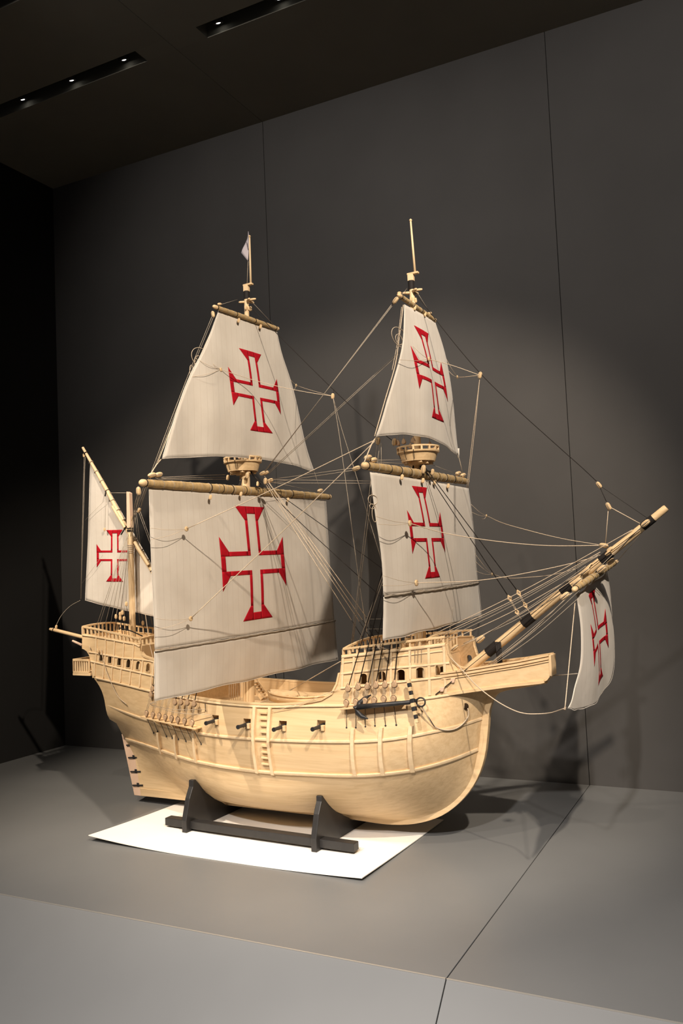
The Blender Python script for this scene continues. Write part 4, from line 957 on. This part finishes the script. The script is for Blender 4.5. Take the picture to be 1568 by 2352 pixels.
# ropes of the lateen
for dx in (0, 2.5): rope('mizzen_leech_line', [aty(193+dx, 1050, LY), aty(185+dx*.4, 1376, LY)], .0008, 'twine')
block(aty(193, 1046, LY), (0, 0, 1), .9)
rope('mizzen_sheet', [aty(184, 1379, LY), aty(160, 1393, .015), aty(140, 1415, .008), aty(129, 1436, 0)], .0010, 'twine')
rope('mizzen_halyard', [aty(247, 1132, LY), aty(293, 1132, 0)], .0010, 'twine'); rope('mizzen_halyard', [aty(244, 1134, LY), aty(241, 1212, LY-.006)], .0008, 'twine'); block(aty(240, 1216, LY-.006), (0, 0, 1), .8)
rope('brail', [aty(240, 1150, LY-.004), aty(195, 1195, LY-.002)], .0005, 'twine'); rope('brail', [aty(236, 1275, LY-.004), aty(188, 1340, LY-.002)], .0005, 'twine')
rope('mizzen_fall', [aty(334, 1412, -.02), aty(344, 1480, -.10), aty(352, 1514, -.16)], .0011)
for a, b in (((243, 1128), (241, 1140)), ((290, 1208), (278, 1228))): rope('lashing', [aty(*a, LY-.01), aty(*b, LY-.012)], .0028, 'tar')
# tacks and ropes along the hull side
def onh(px, py, off=.006): return outp(px, py, off)
rope('tack', [atx(357, 1610, -.11), onh(360, 1622, .1), onh(394, 1629, .045), onh(473, 1629)], .0009); rope('tack', [atx(357, 1612, -.11), onh(362, 1625, .1), onh(402, 1636, .045), onh(485, 1642)], .0009)
rope('vang', [onh(232, 1490), onh(240, 1528), onh(253, 1563), onh(273, 1602), onh(290, 1617)], .0013); rope('vang', [onh(205, 1484), onh(208, 1492)], .0014); MB().tube([onh(223, 1490, .008), onh(227, 1500, .008)], [.003, .004], 6).build('vang_block', M['wood'], ship, True)
rope('tackle', [onh(355, 1545), onh(349, 1587)], .0013, 'tar'); deadeye(onh(346, 1596, .008), True, ship, .95)
rope('tackle', [onh(471, 1616), onh(472, 1634)], .0014, 'tar')
rope('deck_rope', [atx(782, 1519, .366), aty(640, 1598, .02), aty(575, 1621, -.235)], .0014); rope('deck_rope', [onh(776, 1583), onh(695, 1614, .012), onh(625, 1634)], .0009)
rope('fore_tack', [atx(876, 1474, .585), aty(872, 1486, -.23)], .0016); MB().tube([aty(868, 1484, -.23), aty(875, 1490, -.23)], [.005, .006], 6).build('tack_knot', M['rope'], ship, True)
rope('fore_tack', [aty(874, 1487, -.23), outp(893, 1492, .004)], .0012)
for px in (955, 962, 970, 945): rope('sheet_fall', [aty(px, 1440, -.05), outp(px-2, 1490, .004), outp(px-3, 1522, .004)], .0006, 'twine')
# anchor lashed to the starboard bow, with wood-and-iron stock, ring and cable
an = empty('anchor', (0, 0, 0), 0, ship)
c3 = lambda x, y: (760+x/3.92, 1420+y/3.92)
oA = lambda x, y, o=.040: outp(*c3(x, y), o)
MB().tube([oA(240, 800), oA(480, 778), oA(705, 757), oA(775, 742)], [.0085, .0075, .0065, .006], 8).build('shank', M['iron'], an, True)
crown = oA(235, 800)
MB().tube([oA(250, 796), oA(215, 803), oA(235, 850), oA(280, 885), oA(330, 905, .050)], [.007, .0085, .0085, .0075, .002], 8).build('fluke', M['iron'], an, True)
MB().tube([oA(250, 800), oA(255, 765, .030), oA(300, 725, .020), oA(360, 690, .012)], [.007, .008, .0065, .002], 8).build('fluke', M['iron'], an, True)
stk = [oA(695, 550, .035), oA(775, 942, .050)]
for k in range(11):
    a_ = stk[0].lerp(stk[1], k/11); b_ = stk[0].lerp(stk[1], (k+1)/11); w_ = .0105 if 3 < k < 8 else .0085
    MB().bar(a_, b_, w_*1.2, w_*1.2 if k % 2 == 0 else w_*1.32, (0, 1, 0)).build('stock_block' if k % 2 == 0 else 'stock_band', M['wood' if k % 2 == 0 else 'iron'], an, bevel=.001)
rc = oA(808, 755); rope('ring', [rc+Vector((.014*cos(2*pi*k/16), .002*sin(2*pi*k/16), .0125*sin(2*pi*k/16))) for k in range(17)], .0026, 'iron', parent=an)
rope('cable', [oA(812, 782), oA(850, 850, .03), oA(890, 920, .015), oA(935, 975, .008), oA(1000, 1003, .008), oA(1060, 1008, .008), oA(1140, 985, .010), oA(1200, 935, .016), oA(1238, 870, .022), oA(1228, 810, .016), oA(1210, 793, .0)], .0019, parent=an)
rope('cable_seizing', [oA(815, 800, .03), oA(870, 880, .022), oA(932, 978, .012)], .0012, 'tar', parent=an)
for s in (-1, 1):
    P = oA(1208, 793, .001); MB().lathe((P.x, P.y*(-s), P.z), [(.0035, -.004), (.0095, -.004), (.0105, 0), (.0095, .004), (.0035, .004)], 16, 'Y').build('hawse_hole', M['dark_int'], ship, True)
# sheet lead on the bow: two lozenge blocks
for x, y in ((1000, 640), (1098, 560)):
    P = oA(x, y, .006); d = Vector((.8, 0, .62)).normalized(); n_ = Vector((-d.z, 0, d.x))
    MB().prism([P+d*.012, P+n_*.008, P-d*.012, P-n_*.008], (0, -.006, 0)).build('lead_block', M['pink'], ship, bevel=.001)
rope('lead', [oA(940, 688, .004), oA(1000, 640, .009), oA(1098, 560, .009), oA(1190, 488, .006), oA(1215, 465, .004)], .0016, 'tar')

# ------------------------------------------------------------------ things on deck
# the ship's boat
bt = empty('ship_boat', (0, 0, 0), 0, ship)
P0, P1 = atz(617, 1597, .452), atz(790, 1588, .452); P1 = P0+(P1-P0)*1.0
ax_ = (P1-P0); LB = .30; a0 = P0.copy(); dirb = Vector((.97, .18, 0)).normalized(); sdb = Vector((-dirb.y, dirb.x, 0))
def bw(t): return .050*(sin(pi*min(t*1.0, 1)**.62)**.75) if 0 < t < 1 else 0.001
rows = []
for i in range(19):
    t = .005+.99*i/18; c = a0+dirb*(LB*t); sh = .016*(2*t-1)**2; wv = max(.0015, bw(t)); row = []
    for k in range(9):
        a = pi*k/8; row.append(c+sdb*(-wv*cos(a))+Vector((0, 0, sh-.034*sin(a)**.7 if 0 < k < 8 else sh)))
    rows.append(row)
ob = MB().grid(rows).build('boat_hull', M['wood'], bt, True); md = ob.modifiers.new('s', 'SOLIDIFY'); md.thickness = .003
for k in (0, 8): MB().tube([r[k]+Vector((0, 0, .001)) for r in rows], .0032, 6).build('gunwale', M['wood'], bt, True)
for t in (.18, .3, .42, .54, .66, .78):
    c = a0+dirb*(LB*t); wv = bw(t)-.002; MB().bar(c-sdb*wv+Vector((0, 0, -.006)), c+sdb*wv+Vector((0, 0, -.006)), .009, .003).build('thwart', M['wood_y'], bt)
MB().box(a0+dirb*.08+Vector((0, 0, -.040)), (.012, .07, .02)).build('boat_chock', M['wood'], bt); MB().box(a0+dirb*.22+Vector((0, 0, -.040)), (.012, .07, .02)).build('boat_chock', M['wood'], bt)
# ladder up to the half deck
l0, l1 = aty(582, 1567, .10), aty(610, 1603, .10)
ld = empty('deck_ladder', (0, 0, 0), 0, ship)
top_, bot_ = aty(580, 1566, .11), aty(607, 1604, .11)
for dy in (-.016, .022): MB().bar(top_+Vector((0, dy, 0)), bot_+Vector((0, dy, 0)), .004, .012).build('stringer', M['wood'], ld)
for k in range(6):
    p = top_.lerp(bot_, (k+.5)/6); MB().box((p.x, p.y+.003, p.z), (.012, .036, .003)).build('tread', M['wood_y'], ld)
# standing ropes and bitts before the half deck
for k in range(6):
    x0 = 526+k*5; rope('mast_rope', [aty(x0, 1608, -.05), aty(x0+1, 1560, -.05), (-.14, -.01, 1.22)], .0012, 'rope')
for y_ in (-.16, .16):
    MB().box((-.30, y_, .435), (.016, .016, .07)).build('bitt', M['wood_v'], ship, bevel=.001)
MB().box((-.02, 0, DECK+.006), (.11, .12, .014)).build('hatch', M['wood'], ship, bevel=.001)
for k in range(9): rope('foremast_rope', [(.47+.012*k, -.05+.012*k, .60), (.545, -.004, 1.18)], .0013, 'tar' if k % 3 else 'rope')
MB().box((.52, -.06, .625), (.014, .014, .06)).build('bitt', M['wood_v'], ship); MB().box((.52, .06, .625), (.014, .014, .06)).build('bitt', M['wood_v'], ship)
MB().bar((.52, -.075, .640), (.52, .075, .640), .012, .012).build('bitt_beam', M['wood_y'], ship, bevel=.001)
